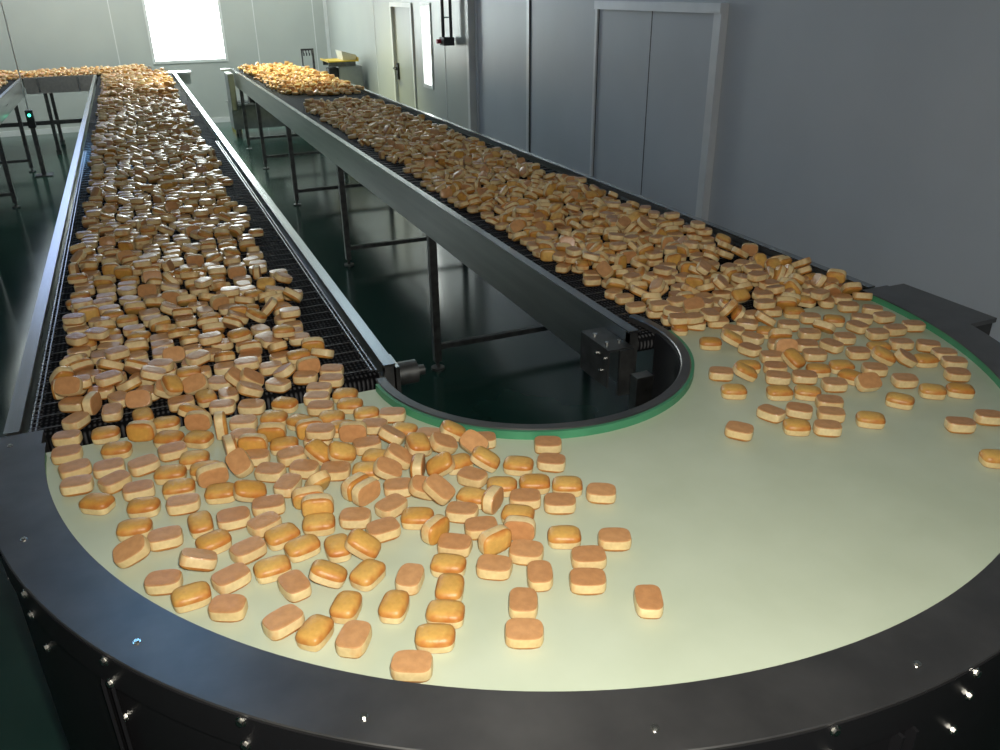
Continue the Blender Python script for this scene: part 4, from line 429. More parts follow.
# cakes: crumb, domed golden crust, flat tan crust (two versions: one reads the object, one the tone attribute)
def tone_of(nt, attr):
    if attr:
        n = node(nt, 'ShaderNodeAttribute'); n.attribute_name = 'tone'; return n.outputs['Fac']
    return node(nt, 'ShaderNodeObjectInfo').outputs['Random']
def cake_mat(name, low, high, attr, dome=False, crumb=False):
    def f(nt, b):
        t = tone_of(nt, attr)
        col = ramp(nt, t, [(.0, low), (1., high)])
        n = noise(nt, 55 if not attr else 45, 4)
        mixn = node(nt, 'ShaderNodeMix', data_type='RGBA'); mixn.blend_type = 'MULTIPLY'
        mixn.inputs['Factor'].default_value = .55
        nt.links.new(col, mixn.inputs['A'])
        nt.links.new(ramp(nt, n, [(.3, (.76, .70, .62)), (.65, (1.1, 1.1, 1.08))]), mixn.inputs['B'])
        out = mixn.outputs['Result']
        if dome:      # baked edge: browner where the crust was nearest the tin
            a = node(nt, 'ShaderNodeAttribute'); a.attribute_name = 'bake'
            m2 = node(nt, 'ShaderNodeMix', data_type='RGBA'); m2.blend_type = 'MIX'
            pt = noise(nt, 38, 2); mr = node(nt, 'ShaderNodeMapRange')
            mr.inputs['From Min'].default_value = .30; mr.inputs['From Max'].default_value = .68; mr.inputs['To Min'].default_value = -.30; mr.inputs['To Max'].default_value = .35
            nt.links.new(pt, mr.inputs['Value'])
            sm_ = node(nt, 'ShaderNodeMath', operation='ADD', use_clamp=True)
            nt.links.new(a.outputs['Fac'], sm_.inputs[0]); nt.links.new(mr.outputs['Result'], sm_.inputs[1]); nt.links.new(sm_.outputs[0], m2.inputs['Factor'])
            nt.links.new(out, m2.inputs['A']); m2.inputs['B'].default_value = (.50, .17, .035, 1)
            out = m2.outputs['Result']
        if crumb:     # baked patches on the pale sides
            n2 = noise(nt, 28, 2)
            m2 = node(nt, 'ShaderNodeMix', data_type='RGBA')
            r2 = node(nt, 'ShaderNodeMapRange'); r2.inputs['From Min'].default_value = .56; r2.inputs['From Max'].default_value = .72
            r2.inputs['To Max'].default_value = .75
            nt.links.new(n2, r2.inputs['Value']); nt.links.new(r2.outputs['Result'], m2.inputs['Factor'])
            nt.links.new(out, m2.inputs['A']); m2.inputs['B'].default_value = (.62, .26, .06, 1)
            out = m2.outputs['Result']
        nt.links.new(out, b.inputs['Base Color'])
        bp = node(nt, 'ShaderNodeBump', Strength=.35); bp.inputs['Distance'].default_value = .002
        nt.links.new(noise(nt, 160, 3), bp.inputs['Height']); nt.links.new(bp.outputs['Normal'], b.inputs['Normal'])
    return mat(name, rough=.42 if dome else .5 if crumb else .30, spec=.5, build=f)
CR = ((.80, .60, .30), (.86, .70, .40)); DO = ((.68, .36, .075), (.82, .52, .15)); FL = ((.58, .285, .12), (.67, .36, .16))
for suffix, attr in (('', False), ('_many', True)):
    M['crumb' + suffix] = cake_mat('pale_crumb' + suffix, *CR, attr, crumb=True)
    M['dome' + suffix] = cake_mat('golden_crust' + suffix, *DO, attr, dome=True)
    M['flat' + suffix] = cake_mat('tan_crust' + suffix, *FL, attr)

# ------------------------------------------------------------------ mesh helpers
class MB:
    def __init__(s): s.v = []; s.f = []
    def add(s, v, f):
        b = len(s.v); s.v += [tuple(p) for p in v]; s.f += [tuple(b + i for i in q) for q in f]; return s
    def box(s, lo, hi):
        (a, b, c), (d, e, g) = lo, hi
        return s.add([(a,b,c),(d,b,c),(d,e,c),(a,e,c),(a,b,g),(d,b,g),(d,e,g),(a,e,g)],
                     [(3,2,1,0),(4,5,6,7),(0,1,5,4),(1,2,6,5),(2,3,7,6),(3,0,4,7)])
    def tube(s, p, q, r, n=12, r2=None):
        p, q = Vector(p), Vector(q); d = (q - p).normalized()
        u = d.orthogonal().normalized(); w = d.cross(u); r2 = r if r2 is None else r2
        v = []
        for c, rr in ((p, r), (q, r2)):
            v += [c + (u * math.cos(2*PI*i/n) + w * math.sin(2*PI*i/n)) * rr for i in range(n)]
        f = [(i, (i+1) % n, n + (i+1) % n, n + i) for i in range(n)] + [tuple(range(n-1, -1, -1)), tuple(range(n, 2*n))]
        return s.add(v, f)
    def bar(s, p, q, w, h):      # square tube from p to q
        p, q = Vector(p), Vector(q); d = (q - p).normalized()
        up = Vector((0, 0, 1)) if abs(d.z) < .9 else Vector((0, 1, 0))
        u = d.cross(up).normalized() * w / 2; t = u.cross(d).normalized() * h / 2
        v = [c + a*u + b*t for c in (p, q) for a, b in ((-1,-1),(1,-1),(1,1),(-1,1))]
        return s.add(v, [(3,2,1,0),(4,5,6,7),(0,1,5,4),(1,2,6,5),(2,3,7,6),(3,0,4,7)])
    def extrude_y(s, prof, y0, y1):    # closed profile in x,z
        n = len(prof)
        v = [(x, y0, z) for x, z in prof] + [(x, y1, z) for x, z in prof]
        return s.add(v, [(i, (i+1) % n, n + (i+1) % n, n + i) for i in range(n)] + [tuple(range(n-1, -1, -1)), tuple(range(n, 2*n))])
    def sweep_arc(s, prof, a0, a1, n):  # closed profile in r,z turned about the z axis from a0 to a1
        k = len(prof); v = []
        closed = abs(abs(a1 - a0) - 2*PI) < 1e-6
        m = n if closed else n + 1
        for i in range(m):
            a = a0 + (a1 - a0) * i / n
            v += [(r*math.cos(a), r*math.sin(a), z) for r, z in prof]
        f = []
        for i in range(n):
            i2 = (i + 1) % m
            f += [(i*k + j, i2*k + j, i2*k + (j+1) % k, i*k + (j+1) % k) for j in range(k)]
        if not closed: f += [tuple(range(k-1, -1, -1)), tuple((m-1)*k + j for j in range(k))]
        return s.add(v, f)
def link(o): COL.objects.link(o); return o
def part(name, mb, m, parent=None, smooth=False, bevel=0., label=None):
    me = bpy.data.meshes.new(name)
    off = Vector((0, 0, 0))
    p = parent
    while p is not None: off += p.location; p = p.parent
    me.from_pydata([Vector(v) - off for v in mb.v], [], mb.f); me.update()
    me.materials.append(M[m] if isinstance(m, str) else m)
    if smooth:
        me.polygons.foreach_set('use_smooth', [True] * len(me.polygons))
        me.set_sharp_from_angle(angle=math.radians(40))
    o = link(bpy.data.objects.new(name, me)); o.parent = parent
    if bevel:
        b = o.modifiers.new('edge', 'BEVEL'); b.width = bevel; b.segments = 2; b.limit_method = 'ANGLE'
    if label: o['label'] = label
    return o
def thing(name, loc, label, cat, group=None):
    o = link(bpy.data.objects.new(name, None)); o.location = loc; o.empty_display_size = .1
    o['label'] = label; o['category'] = cat
    if group: o['group'] = group
    return o
def tag(o, label, cat, group=None):
    o['label'] = label; o['category'] = cat
    if group: o['group'] = group
    return o
def struct(name, mb, m, bevel=0., parent=None):
    o = part(name, mb, m, parent, bevel=bevel)
    if parent is None: o['kind'] = 'structure'
    return o

# ------------------------------------------------------------------ the room
XW, YW, XL, YN, ZC = 2.25, 12.85, -6.0, -4.5, 4.8       # wall planes
YJ = 6.25                                               # where the side wall changes from pale to blue panels
T = .12
struct('floor', MB().box((XL - T, YN - T, -.12), (XW + .3, YW + T, 0)), 'floor')
b = MB()
ADDED_SKY = [(-1.75, -1.15, 3.4, 4.0, 'added_sky'), (.9, 2.0, 7.5, 11.0, 'added_pale'), (.6, 1.2, 1.6, 2.3, 'added_warm')]  # unseen ceiling panes, added for reflections and fill light
xs = sorted({XL - T, XW + .3} | {v for s in ADDED_SKY for v in s[:2]}); ys = sorted({YN - T, YW + T} | {v for s in ADDED_SKY for v in s[2:4]})
for xa, xb in zip(xs, xs[1:]):
    for ya, yb_ in zip(ys, ys[1:]):
        if not any(s[0] <= xa and xb <= s[1] and s[2] <= ya and yb_ <= s[3] for s in ADDED_SKY): b.box((xa, ya, ZC), (xb, yb_, ZC + .1))
struct('ceiling', b, 'ceiling')
for i, (x0, x1, y0, y1, pn) in enumerate(ADDED_SKY):
    k = struct('window_%d' % (4 + i), MB().box((x0, y0, ZC - .01), (x0 + .05, y1, ZC + .1)).box((x1 - .05, y0, ZC - .01), (x1, y1, ZC + .1)).box((x0 + .05, y0, ZC - .01), (x1 - .05, y0 + .05, ZC + .1))
               .box((x0 + .05, y1 - .05, ZC - .01), (x1 - .05, y1, ZC + .1)), 'trim')
    part('pane', MB().box((x0 + .05, y0 + .05, ZC + .04), (x1 - .05, y1 - .05, ZC + .06)), pn, k)
# back wall with its big window opening
WX0, WX1, WZ0, WZ1 = -.60, .56, .95, 4.3
HX0, HX1, HZ0, HZ1 = -3.3, -1.72, 2.25, 4.4              # unseen high window, added for blue reflections on the rails
b = MB()
for x0, x1, z0, z1 in ((XL, HX0, 0, ZC), (HX0, HX1, 0, HZ0), (HX0, HX1, HZ1, ZC), (HX1, WX0, 0, ZC), (WX0, WX1, 0, WZ0), (WX0, WX1, WZ1, ZC), (WX1, XW, 0, ZC)):
    b.box((x0, YW, z0), (x1, YW + T, z1))
struct('wall_back', b, 'wall_pale')
def window(name, x0, x1, z0, z1, pane):
    f = .045
    b = MB().box((x0, YW - .012, z0), (x0 + f, YW + T, z1)).box((x1 - f, YW - .012, z0), (x1, YW + T, z1))
    b.box((x0 + f, YW - .012, z1 - f), (x1 - f, YW + T, z1)).box((x0 + f, YW - .012, z0), (x1 - f, YW + T, z0 + f))
    w = struct(name, b, 'trim')
    part('pane', MB().box((x0 + f, YW + .04, z0 + f), (x1 - f, YW + .06, z1 - f)), pane, w)
window('window_1', WX0, WX1, WZ0, WZ1, 'daylight')
window('window_2', HX0, HX1, HZ0, HZ1, 'added_blue')
struct('wall_left', MB().box((XL - T, YN, 0), (XL, YW, ZC)), 'wall_blue')
struct('wall_front', MB().box((XL, YN - T, 0), (XW, YN, ZC)), 'wall_blue')
# side wall: pale far section (with window and door openings), blue near section
D0, D1, DH = 8.10, 9.00, 1.84
S0, S1, SZ0, SZ1 = 7.42, 7.78, .93, 1.85
b = MB()
for y0, y1, z0, z1 in ((YJ, S0, 0, ZC), (S0, S1, 0, SZ0), (S0, S1, SZ1, ZC), (S1, D0, 0, ZC), (D0, D1, DH, ZC), (D1, YW, 0, ZC)):
    b.box((XW, y0, z0), (XW + T, y1, z1))
struct('wall_right', b, 'wall_pale')
struct('wall_right_near', MB().box((XW + .06, YN, 0), (XW + T + .06, YJ, ZC)), 'wall_blue')
f = .04
w = struct('window_3', MB().box((XW - .012, S0, SZ0), (XW + T, S0 + f, SZ1)).box((XW - .012, S1 - f, SZ0), (XW + T, S1, SZ1))
       .box((XW - .012, S0 + f, SZ1 - f), (XW + T, S1 - f, SZ1)).box((XW - .012, S0 + f, SZ0), (XW + T, S1 - f, SZ0 + f)), 'trim')
part('pane', MB().box((XW + .03, S0 + f, SZ0 + f), (XW + .05, S1 - f, SZ1 - f)), 'daylight_side', w)
d = struct('door_1', MB().box((XW + .02, D0 + .05, 0), (XW + .06, D1 - .05, DH - .05)), 'door')
part('door_frame', MB().box((XW - .02, D0, 0), (XW + T, D0 + .05, DH)).box((XW - .02, D1 - .05, 0), (XW + T, D1, DH)).box((XW - .02, D0 + .05, DH - .05), (XW + T, D1 - .05, DH)), 'trim', d)
h = part('door_handle', MB().box((XW - .005, D1 - .15, .92), (XW + .02, D1 - .10, 1.12)).tube((XW - .005, D1 - .125, 1.06), (XW - .055, D1 - .125, 1.06), .011)
         .tube((XW - .05, D1 - .125, 1.06), (XW - .05, D1 - .25, 1.06), .011), 'rubber', d, smooth=True)
# sliding door on the near wall
XN = XW + .06
y0, y1, zt = 2.21, 3.69, 1.845
d = struct('door_2', MB().box((XN - .035, y0 + .07, .02), (XN, 2.955, zt)).box((XN - .035, 2.965, .02), (XN, y1 - .02, zt)), 'wall_blue')
part('door_frame', MB().box((XN - .05, y0, 0), (XN, y0 + .07, zt)).box((XN - .05, y1 - .02, 0), (XN, y1 + .012, zt)).box((XN - .06, y0, zt), (XN, y1 + .012, zt + .055)), 'trim_blue', d)
part('door_seal', MB().box((XN - .036, 2.955, .02), (XN - .001, 2.965, zt)).box((XN - .037, y1 - .028, .02), (XN - .034, y1 - .02, zt)), 'groove', d)
# joints
n = 0
def trim(lo, hi, m='trim'):
    global n
    n += 1; return struct('trim_%d' % n, MB().box(lo, hi), m)
for x in (-1.085, 1.055, 2.02): trim((x - .008, YW - .006, 0), (x + .008, YW, ZC))
trim((XW - .05, YW - .05, 0), (XW, YW, ZC))
for y in (9.85, 7.0): trim((XW - .005, y - .008, 0), (XW, y + .008, ZC))
trim((XW - .012, YJ - .004, 0), (XW + .06, YJ + .06, ZC), 'trim')
trim((XN - .012, YJ - .07, 0), (XN, YJ - .04, ZC), 'trim_blue')
trim((XN - .012, 4.935, 0), (XN, 4.985, ZC), 'trim_blue')
trim((XN - .009, 4.92, 0), (XN, 4.94, ZC), 'groove')
struct('baseboard_back', MB().box((XL, YW - .015, 0), (XW, YW, .08)), 'trim')

# ------------------------------------------------------------------ the curved belt
turn = thing('curved_belt_conveyor', (0, 0, 0), 'half-round conveyor with cream belt, dark rim and green guide strips', 'conveyor')
A0, A1 = PI, 2*PI
def arc(name, prof, m, a0=A0, a1=A1, n=96, smooth=True, parent=turn, **k):
    return part(name, MB().sweep_arc(prof, a0, a1, n), m, parent, smooth=smooth, **k)
arc('cream_belt', [(.479, BZ - .006), (1.326, BZ - .006), (1.326, BZ), (.479, BZ)], 'cream', A0 + .004, A1 - .012)
arc('belt_bed', [(.50, .90), (1.30, .90), (1.30, BZ - .012), (.50, BZ - .012)], 'bed', A0 + .06, A1 - .06)
b = MB().sweep_arc([(1.328, .93), (1.440, .93), (1.440, RIM - .002), (1.438, RIM), (1.317, RIM), (1.317, RIM - .003), (1.328, RIM - .003)], A0, A1, 128)
b.box((-1.44, .0, .93), (-1.327, .075, RIM))
part('outer_rim', b, 'rim', turn, smooth=True)
arc('green_guide_strip', [(1.319, BZ), (1.327, BZ), (1.327, RIM - .004), (1.319, RIM - .004)], 'green', A0 + .02, A1 - .03)
arc('inner_rim', [(.448, .90), (.478, .90), (.478, RIM - .003), (.475, RIM), (.451, RIM), (.448, RIM - .003)], 'rim', A0 - .03, A1 - .005)
arc('inner_rim_tail', [(.448, BZ + .004), (.478, BZ + .004), (.478, RIM - .003), (.475, RIM), (.451, RIM), (.448, RIM - .003)], 'rim', A1 - .005, A1 + .30, 16)
arc('inner_pan_wall', [(.444, .60), (.448, .60), (.448, .985), (.444, .985)], 'skirt', A0 - .03, A1 - .005)
arc('green_guide_strip', [(.478, BZ), (.487, BZ), (.487, RIM - .003), (.478, RIM - .003)], 'green', A0 + .03, A1 - .05)
arc('side_skirt', [(1.425, .42), (1.434, .42), (1.434, .93), (1.425, .93)], 'skirt')
for k in range(7):
    a = PI + .12 + k * .48
    c = Vector((math.cos(a), math.sin(a), 0)); t = Vector((-c.y, c.x, 0)); fl = MB()
    for s in (-1, 1):
        fl.bar(c * 1.4375 + t * .015 * s + Vector((0, 0, .42)), c * 1.4375 + t * .015 * s + Vector((0, 0, .925)), .006, .029)
    part('skirt_flange', fl, 'skirt', turn)
def bolt(p, d, r=.0065, l=.007):
    p, d = Vector(p), Vector(d).normalized()
    b = MB().tube(p, p + d * .002, r * 1.5, 14).tube(p + d * .002, p + d * l, r, 6)
    part('bolt', b, 'bolt', turn)
arc('rim_edge_band', [(1.438, .925), (1.4415, .925), (1.4415, RIM - .006), (1.438, RIM - .006)], 'skirt', n=128)
for a in (3.13, 3.449, 3.774, 4.092, 4.407, 4.740, 5.06, 5.38, 5.70):
    c = Vector((math.cos(a), math.sin(a), 0)); bolt(c * 1.396 + Vector((0, 0, RIM)), (0, 0, 1), .0045, .005)
for a in (3.36, 3.56, 3.755, 3.961, 4.17, 4.385, 4.597, 4.80, 5.0, 5.2):
    c = Vector((math.cos(a), math.sin(a), 0))
    for z in (.985, .935, .848): bolt(c * (1.4415 if z > .925 else 1.434) + Vector((0, 0, z)), c)
for a in (PI + .25, PI + .85, 1.5*PI, 2*PI - .85, 2*PI - .25):
    c = Vector((math.cos(a), math.sin(a), 0))
    lg = part('leg', MB().bar(c * 1.2 + Vector((0, 0, .03)), c * 1.2 + Vector((0, 0, .90)), .05, .05), 'leg', turn)
    part('foot', MB().tube(c * 1.2, c * 1.2 + Vector((0, 0, .012)), .045, 16).tube(c * 1.2 + Vector((0, 0, .012)), c * 1.2 + Vector((0, 0, .04)), .012, 10), 'leg', lg)
bx = part('drive_box', MB().box((1.345, -.385, .905), (1.505, -.014, RIM - .016)), 'box_black', turn, bevel=.004)
part('drive_box_lid', MB().box((1.345, -.39, RIM - .016), (1.51, -.010, RIM - .0008)), 'rim', bx)
part('box_bracket', MB().box((1.36, -.30, .42), (1.40, -.26, .905)).box((1.36, -.1, .42), (1.40, -.06, .905)), 'skirt', bx)

# ------------------------------------------------------------------ straight conveyors
def conveyor(label, xa, xb, y0, y1, legs, nose='curl', rods_to=0., beam_top=.205, near_len=0.):
    """xa < xb: outer faces of the two side beams; runs along y."""
    t = thing('mesh_belt_conveyor', ((xa + xb) / 2, (y0 + y1) / 2, 0), label, 'conveyor', 'straight wire mesh conveyors')
    w = .034
    for s, x in ((1, xa), (-1, xb)):
        pr = [(0, RIM - beam_top), (w, RIM - beam_top), (w, RIM - beam_top + .004), (.004, RIM - beam_top + .004), (.004, RIM - .004), (w - .003, RIM - .004),
              (w - .003, RIM - .022), (w, RIM - .022), (w, RIM), (0, RIM)]
        pr = [(x + s * a, z) for a, z in pr]
        part('side_beam', MB().extrude_y(pr, y0, y1), 'beam', t)
        part('rail_cap', MB().extrude_y([(x - s * .002, RIM), (x + s * w, RIM), (x + s * w, RIM + .003), (x - s * .002, RIM + .003)], y0, y1), 'rail', t)
        for e in (y0, y1):
            part('end_plate', MB().box((min(x, x + s * w), min(e, e + (.02 if e == y0 else -.02)), RIM - beam_top + .01), (max(x, x + s * w), max(e, e + (.02 if e == y0 else -.02)), RIM - .005)), 'leg', t)
    m0, m1 = xa + w + .012, xb - w - .012
    rn = .03
    if nose == 'curl':
        pts = []
        for k in range(9):
            a = PI / 2 + PI * k / 8
            pts.append((y0 + rn + .004 + rn * math.cos(a), MZ - rn + rn * math.sin(a)))
        pr = [(y1, MZ - .005), (y1, MZ)] + pts + [(y0 + .5, MZ - 2 * rn)]
        b = MB(); k = len(pr)
        v = [(x, y, z) for x in (m0, m1) for y, z in pr]
        b.add(v, [(i, i + 1, k + i + 1, k + i) for i in range(k - 1)])
        bl = part('mesh_belt', b, 'mesh', t, smooth=True)
        sm = bl.modifiers.new('thick', 'SOLIDIFY'); sm.thickness = .004; sm.offset = -1
        part('nose_roller', MB().tube((m0 - .01, y0 + rn + .004, MZ - rn), (m1 + .01, y0 + rn + .004, MZ - rn), rn - .006, 20), 'leg', t, smooth=True)
    else:
        bl = part('mesh_belt', MB().box((m0, y0, MZ - .006), (m1, y1, MZ)), 'mesh', t)
    rd = MB(); y = y0 + .055
    while y < y0 + rods_to:
        rd.tube((m0 - .004, y, MZ + .0005), (m1 + .004, y, MZ + .0005), .0022, 6); y += .0762
    if rd.v: part('cross_rods', rd, 'rod', bl, smooth=True)
    if near_len:
        for x, s in ((m0, 1), (m1, -1)):
            ch = MB(); y = y0 + .03
            while y < y0 + near_len:
                for k in range(2):
                    xx = x + s * (.004 + .013 * k)
                    ch.box((xx - .0018, y + .006 * k, MZ - .004), (xx + .0018, y + .021 + .006 * k, MZ + .007))
                ch.tube((x - .002 * s, y + .012, MZ + .002), (x + .024 * s, y + .012, MZ + .002), .0018, 6)
                y += .0254
            part('edge_chain', ch, 'rod', bl)
    zb = RIM - beam_top
    for y in legs:
        for x in (xa + .022, xb - .022):
            lg = part('leg', MB().bar((x, y, .05), (x, y, zb + .03), .042, .042), 'leg', t)
            part('foot', MB().tube((x, y, 0), (x, y, .012), .04, 16).tube((x, y, .012), (x, y, .07), .011, 10), 'leg', lg)
        part('crossbar', MB().bar((xa + .04, y, .14), (xb - .04, y, .14), .03, .03), 'leg', t)
    part('belt_bed', MB().box((m0 + .02, y0 + .1, BZ - .05), (m1 - .02, y1 - .05, BZ - .035)), 'bed', t)
    return t
left = conveyor('straight mesh conveyor running from under the bright window to the curved belt', -1.416, -.400, .085, 10.72, (.7, 2.85, 5.0, 7.15, 9.3), rods_to=6., near_len=4.5)
right = conveyor('straight mesh conveyor along the panelled wall carrying a deep heap of cakes', .352, 1.386, .006, 10.75, (2.05, 4.2, 6.42, 8.5, 10.0), rods_to=4., near_len=2.)
third = conveyor('straight mesh conveyor cut off by the edge of the photo, beyond the dark gap', -3.30, -2.27, 4.5, 10.72, (5.6, 7.6, 9.6), nose='flat')

# bearing blocks and end brackets at the hub end of the two lanes
for x, s, nm in ((-.398, 1, left),):
    p_ = part('bearing_block', MB().tube((x + .002, .13, .945), (x + .075, .13, .945), .036, 20).tube((x + .075, .13, .945), (x + .10, .13, .945), .016, 14), 'leg', nm, smooth=True)
    part('bearing_plate', MB().box((x, .085, .88), (x + .012, .185, .99)), 'beam', p_)
br = part('end_bracket', MB().box((.262, -.02, .955), (.351, .16, .963)).box((.262, -.02, .83), (.268, .16, .955)).box((.30, -.032, .80), (.351, -.021, .96)), 'leg', right)
for x, y in ((.285, .03), (.285, .11), (.33, .03)):
    part('bolt', MB().tube((x, y, .963), (x, y, .970), .007, 8), 'bolt', br)
for y, z in ((.0, .93), (.05, .93), (.02, .88)):
    part('bolt', MB().tube((.262, y, z), (.256, y, z), .006, 8), 'bolt', br)
part('support_post', MB().bar((.34, -.10, .02), (.34, -.10, .90), .06, .04), 'beam', right)
# far end plates and the control box hung at the end of the right lane
part('end_tray', MB().box((.22, 10.70, .97), (.36, 10.86, 1.0)), 'white_plate', right)
cb = part('control_box', MB().box((.24, 10.15, .50), (.32, 10.55, .98)), 'motor', right, bevel=.008)
part('gear_motor', MB().tube((.55, 10.35, .66), (.85, 10.35, .66), .10, 20).box((.50, 10.25, .58), (.56, 10.45, .78)), 'box_black', right, smooth=True)
part('end_tray', MB().box((-.62, 10.70, .955), (-.18, 11.05, .985)).box((-.62, 11.03, .80), (-.18, 11.05, .985)), 'white_plate', left)

# cross lane at the far end
cross = thing('cross_conveyor', (-1.85, 11.25, 0), 'far cross conveyor with dark steel front joining two lanes under the back wall', 'conveyor')
part('belt', MB().box((-3.4, 10.76, BZ - .006), (-.66, 11.70, BZ)), 'mesh', cross)
part('side_beam', MB().box((-2.26, 10.725, .80), (-1.42, 10.755, 1.0)), 'beam', cross)
part('side_beam', MB().box((-3.4, 11.71, .80), (-.66, 11.74, 1.01)), 'beam', cross)
for x in (-2.1, -1.62):
    part('beam_rib', MB().box((x - .012, 10.712, .81), (x + .012, 10.725, .99)), 'rail', cross)
for x in (-3.2, -2.05, -1.50, -.75):
    for y in (10.80, 11.68):
        lg = part('leg', MB().bar((x, y, .05), (x, y, .97), .045, .045), 'leg', cross)
        part('foot', MB().tube((x, y, 0), (x, y, .06), .035, 14), 'leg', lg)
part('crossbar', MB().bar((-3.2, 10.80, .42), (-.75, 10.80, .42), .04, .05), 'leg', cross)
# ------------------------------------------------------------------ the smaller things
sp = thing('sensor_post', (-2.14, 9.3, 0), 'thin pale pole with a green indicator light, standing in the dark gap between lanes', 'pole')
part('cable', MB().tube((-2.14, 9.3, .76), (-2.14, 9.3, ZC), .008, 8), 'cable', sp, smooth=True)
part('sensor_body', MB().box((-2.18, 9.262, .56), (-2.10, 9.34, .76)), 'box_black', sp, bevel=.006)
part('stand', MB().bar((-2.14, 9.3, .012), (-2.14, 9.3, .56), .05, .05).box((-2.24, 9.2, 0), (-2.04, 9.4, .012)), 'leg', sp)
part('indicator', MB().tube((-2.14, 9.26, .705), (-2.14, 9.252, .705), .016, 14), 'led', sp)
hg = thing('hanging_holder', (2.15, 6.75, ZC), 'dark twin-rod holder with red knob hanging before the pale wall window', 'holder')
part('rod', MB().tube((2.13, 6.70, 1.52), (2.13, 6.70, ZC), .016, 10), 'box_black', hg, smooth=True)
part('rod', MB().tube((2.19, 6.62, 1.52), (2.19, 6.62, ZC), .016, 10), 'box_black', hg, smooth=True)
part('clamp', MB().box((2.10, 6.60, 1.45), (2.22, 6.74, 1.53)), 'box_black', hg, bevel=.006)
part('tie', MB().tube((2.13, 6.70, 1.72), (2.19, 6.62, 1.72), .006, 8), 'leg', hg)
part('knob', MB().tube((2.10, 6.70, 1.49), (2.055, 6.70, 1.49), .022, 14), 'red', hg, smooth=True)
# machine by the far corner
mc = thing('packing_machine', (2.0, 10.65, 0), 'grey steel machine with a yellow tray on top, in the far corner', 'machine')
part('cabinet', MB().box((1.84, 10.45, .06), (2.18, 10.95, .98)), 'motor_pale', mc, bevel=.01)
part('tray', MB().box((1.68, 10.42, 1.045), (2.13, 10.95, 1.060)).box((1.68, 10.42, 1.060), (1.69, 10.95, 1.075)).box((2.12, 10.42, 1.060), (2.13, 10.95, 1.10)), 'yellow', mc)
part('tray_bracket', MB().box((1.70, 10.5, .98), (2.1, 10.53, 1.045)).box((1.70, 10.86, .98), (2.1, 10.89, 1.045)), 'leg', mc)
part('hopper', MB().add([(1.92, 10.5, 1.062), (2.10, 10.5, 1.062), (2.10, 10.85, 1.062), (1.92, 10.85, 1.062), (1.90, 10.47, 1.19), (2.115, 10.47, 1.13), (2.115, 10.88, 1.13), (1.90, 10.88, 1.19)],
     [(0,1,2,3),(0,4,5,1),(1,5,6,2),(2,6,7,3),(3,7,4,0),(4,7,6,5)]), 'white_plate', mc)
part('control_panel', MB().box((1.70, 10.50, .78), (1.84, 10.70, .96)), 'box_black', mc, bevel=.005)
for x in (1.88, 2.14):
    for y in (10.5, 10.9): part('foot', MB().tube((x, y, 0), (x, y, .06), .03, 12), 'leg', mc)
rk = thing('hook_rack', (1.49, 10.92, 0), 'small dark rack of upright hooks standing at the far end of the wall lane', 'rack')
part('post', MB().bar((1.41, 10.92, .02), (1.41, 10.92, 1.20), .02, .02), 'leg', rk); part('post', MB().bar((1.57, 10.92, .02), (1.57, 10.92, 1.20), .03, .03), 'leg', rk)
part('top_bar', MB().bar((1.40, 10.92, 1.20), (1.585, 10.92, 1.20), .025, .025), 'box_black', rk)
part('base', MB().box((1.395, 10.84, 0), (1.59, 11.0, .02)), 'leg', rk)
for k in range(4):
    x = 1.43 + .04 * k
    part('hook', MB().tube((x, 10.91, 1.19), (x, 10.87, 1.12), .008, 8).tube((x, 10.87, 1.12), (x, 10.84, 1.15), .008, 8), 'box_black', rk, smooth=True)
tr = thing('crumb_trough', (.95, 11.2, 0), 'low steel trough on the floor behind the legs of the wall lane', 'trough')
part('tub', MB().box((.32, 11.05, .14), (1.5, 11.08, .46)).box((.32, 11.5, .14), (1.5, 11.53, .46)).box((.32, 11.08, .14), (.35, 11.5, .46)).box((1.47, 11.08, .14), (1.5, 11.5, .46)).box((.32, 11.05, .12), (1.5, 11.53, .14)), 'motor', tr)
part('rim', MB().box((.30, 11.03, .46), (1.52, 11.055, .485)).box((.30, 11.525, .46), (1.52, 11.55, .485)), 'beam', tr)
for x in (.40, 1.42):
    for y in (11.1, 11.48): part('foot', MB().bar((x, y, 0), (x, y, .12), .04, .04), 'leg', tr)
yb = thing('yellow_floor_block', (.47, 12.2, 0), 'small yellow block on the green floor by the back wall baseboard', 'block')
part('body', MB().box((.40, 12.13, 0), (.54, 12.27, .10)), 'yellow', yb, bevel=.01)
part('cap', MB().box((.43, 12.16, .10), (.51, 12.24, .13)), 'yellow', yb, bevel=.006)

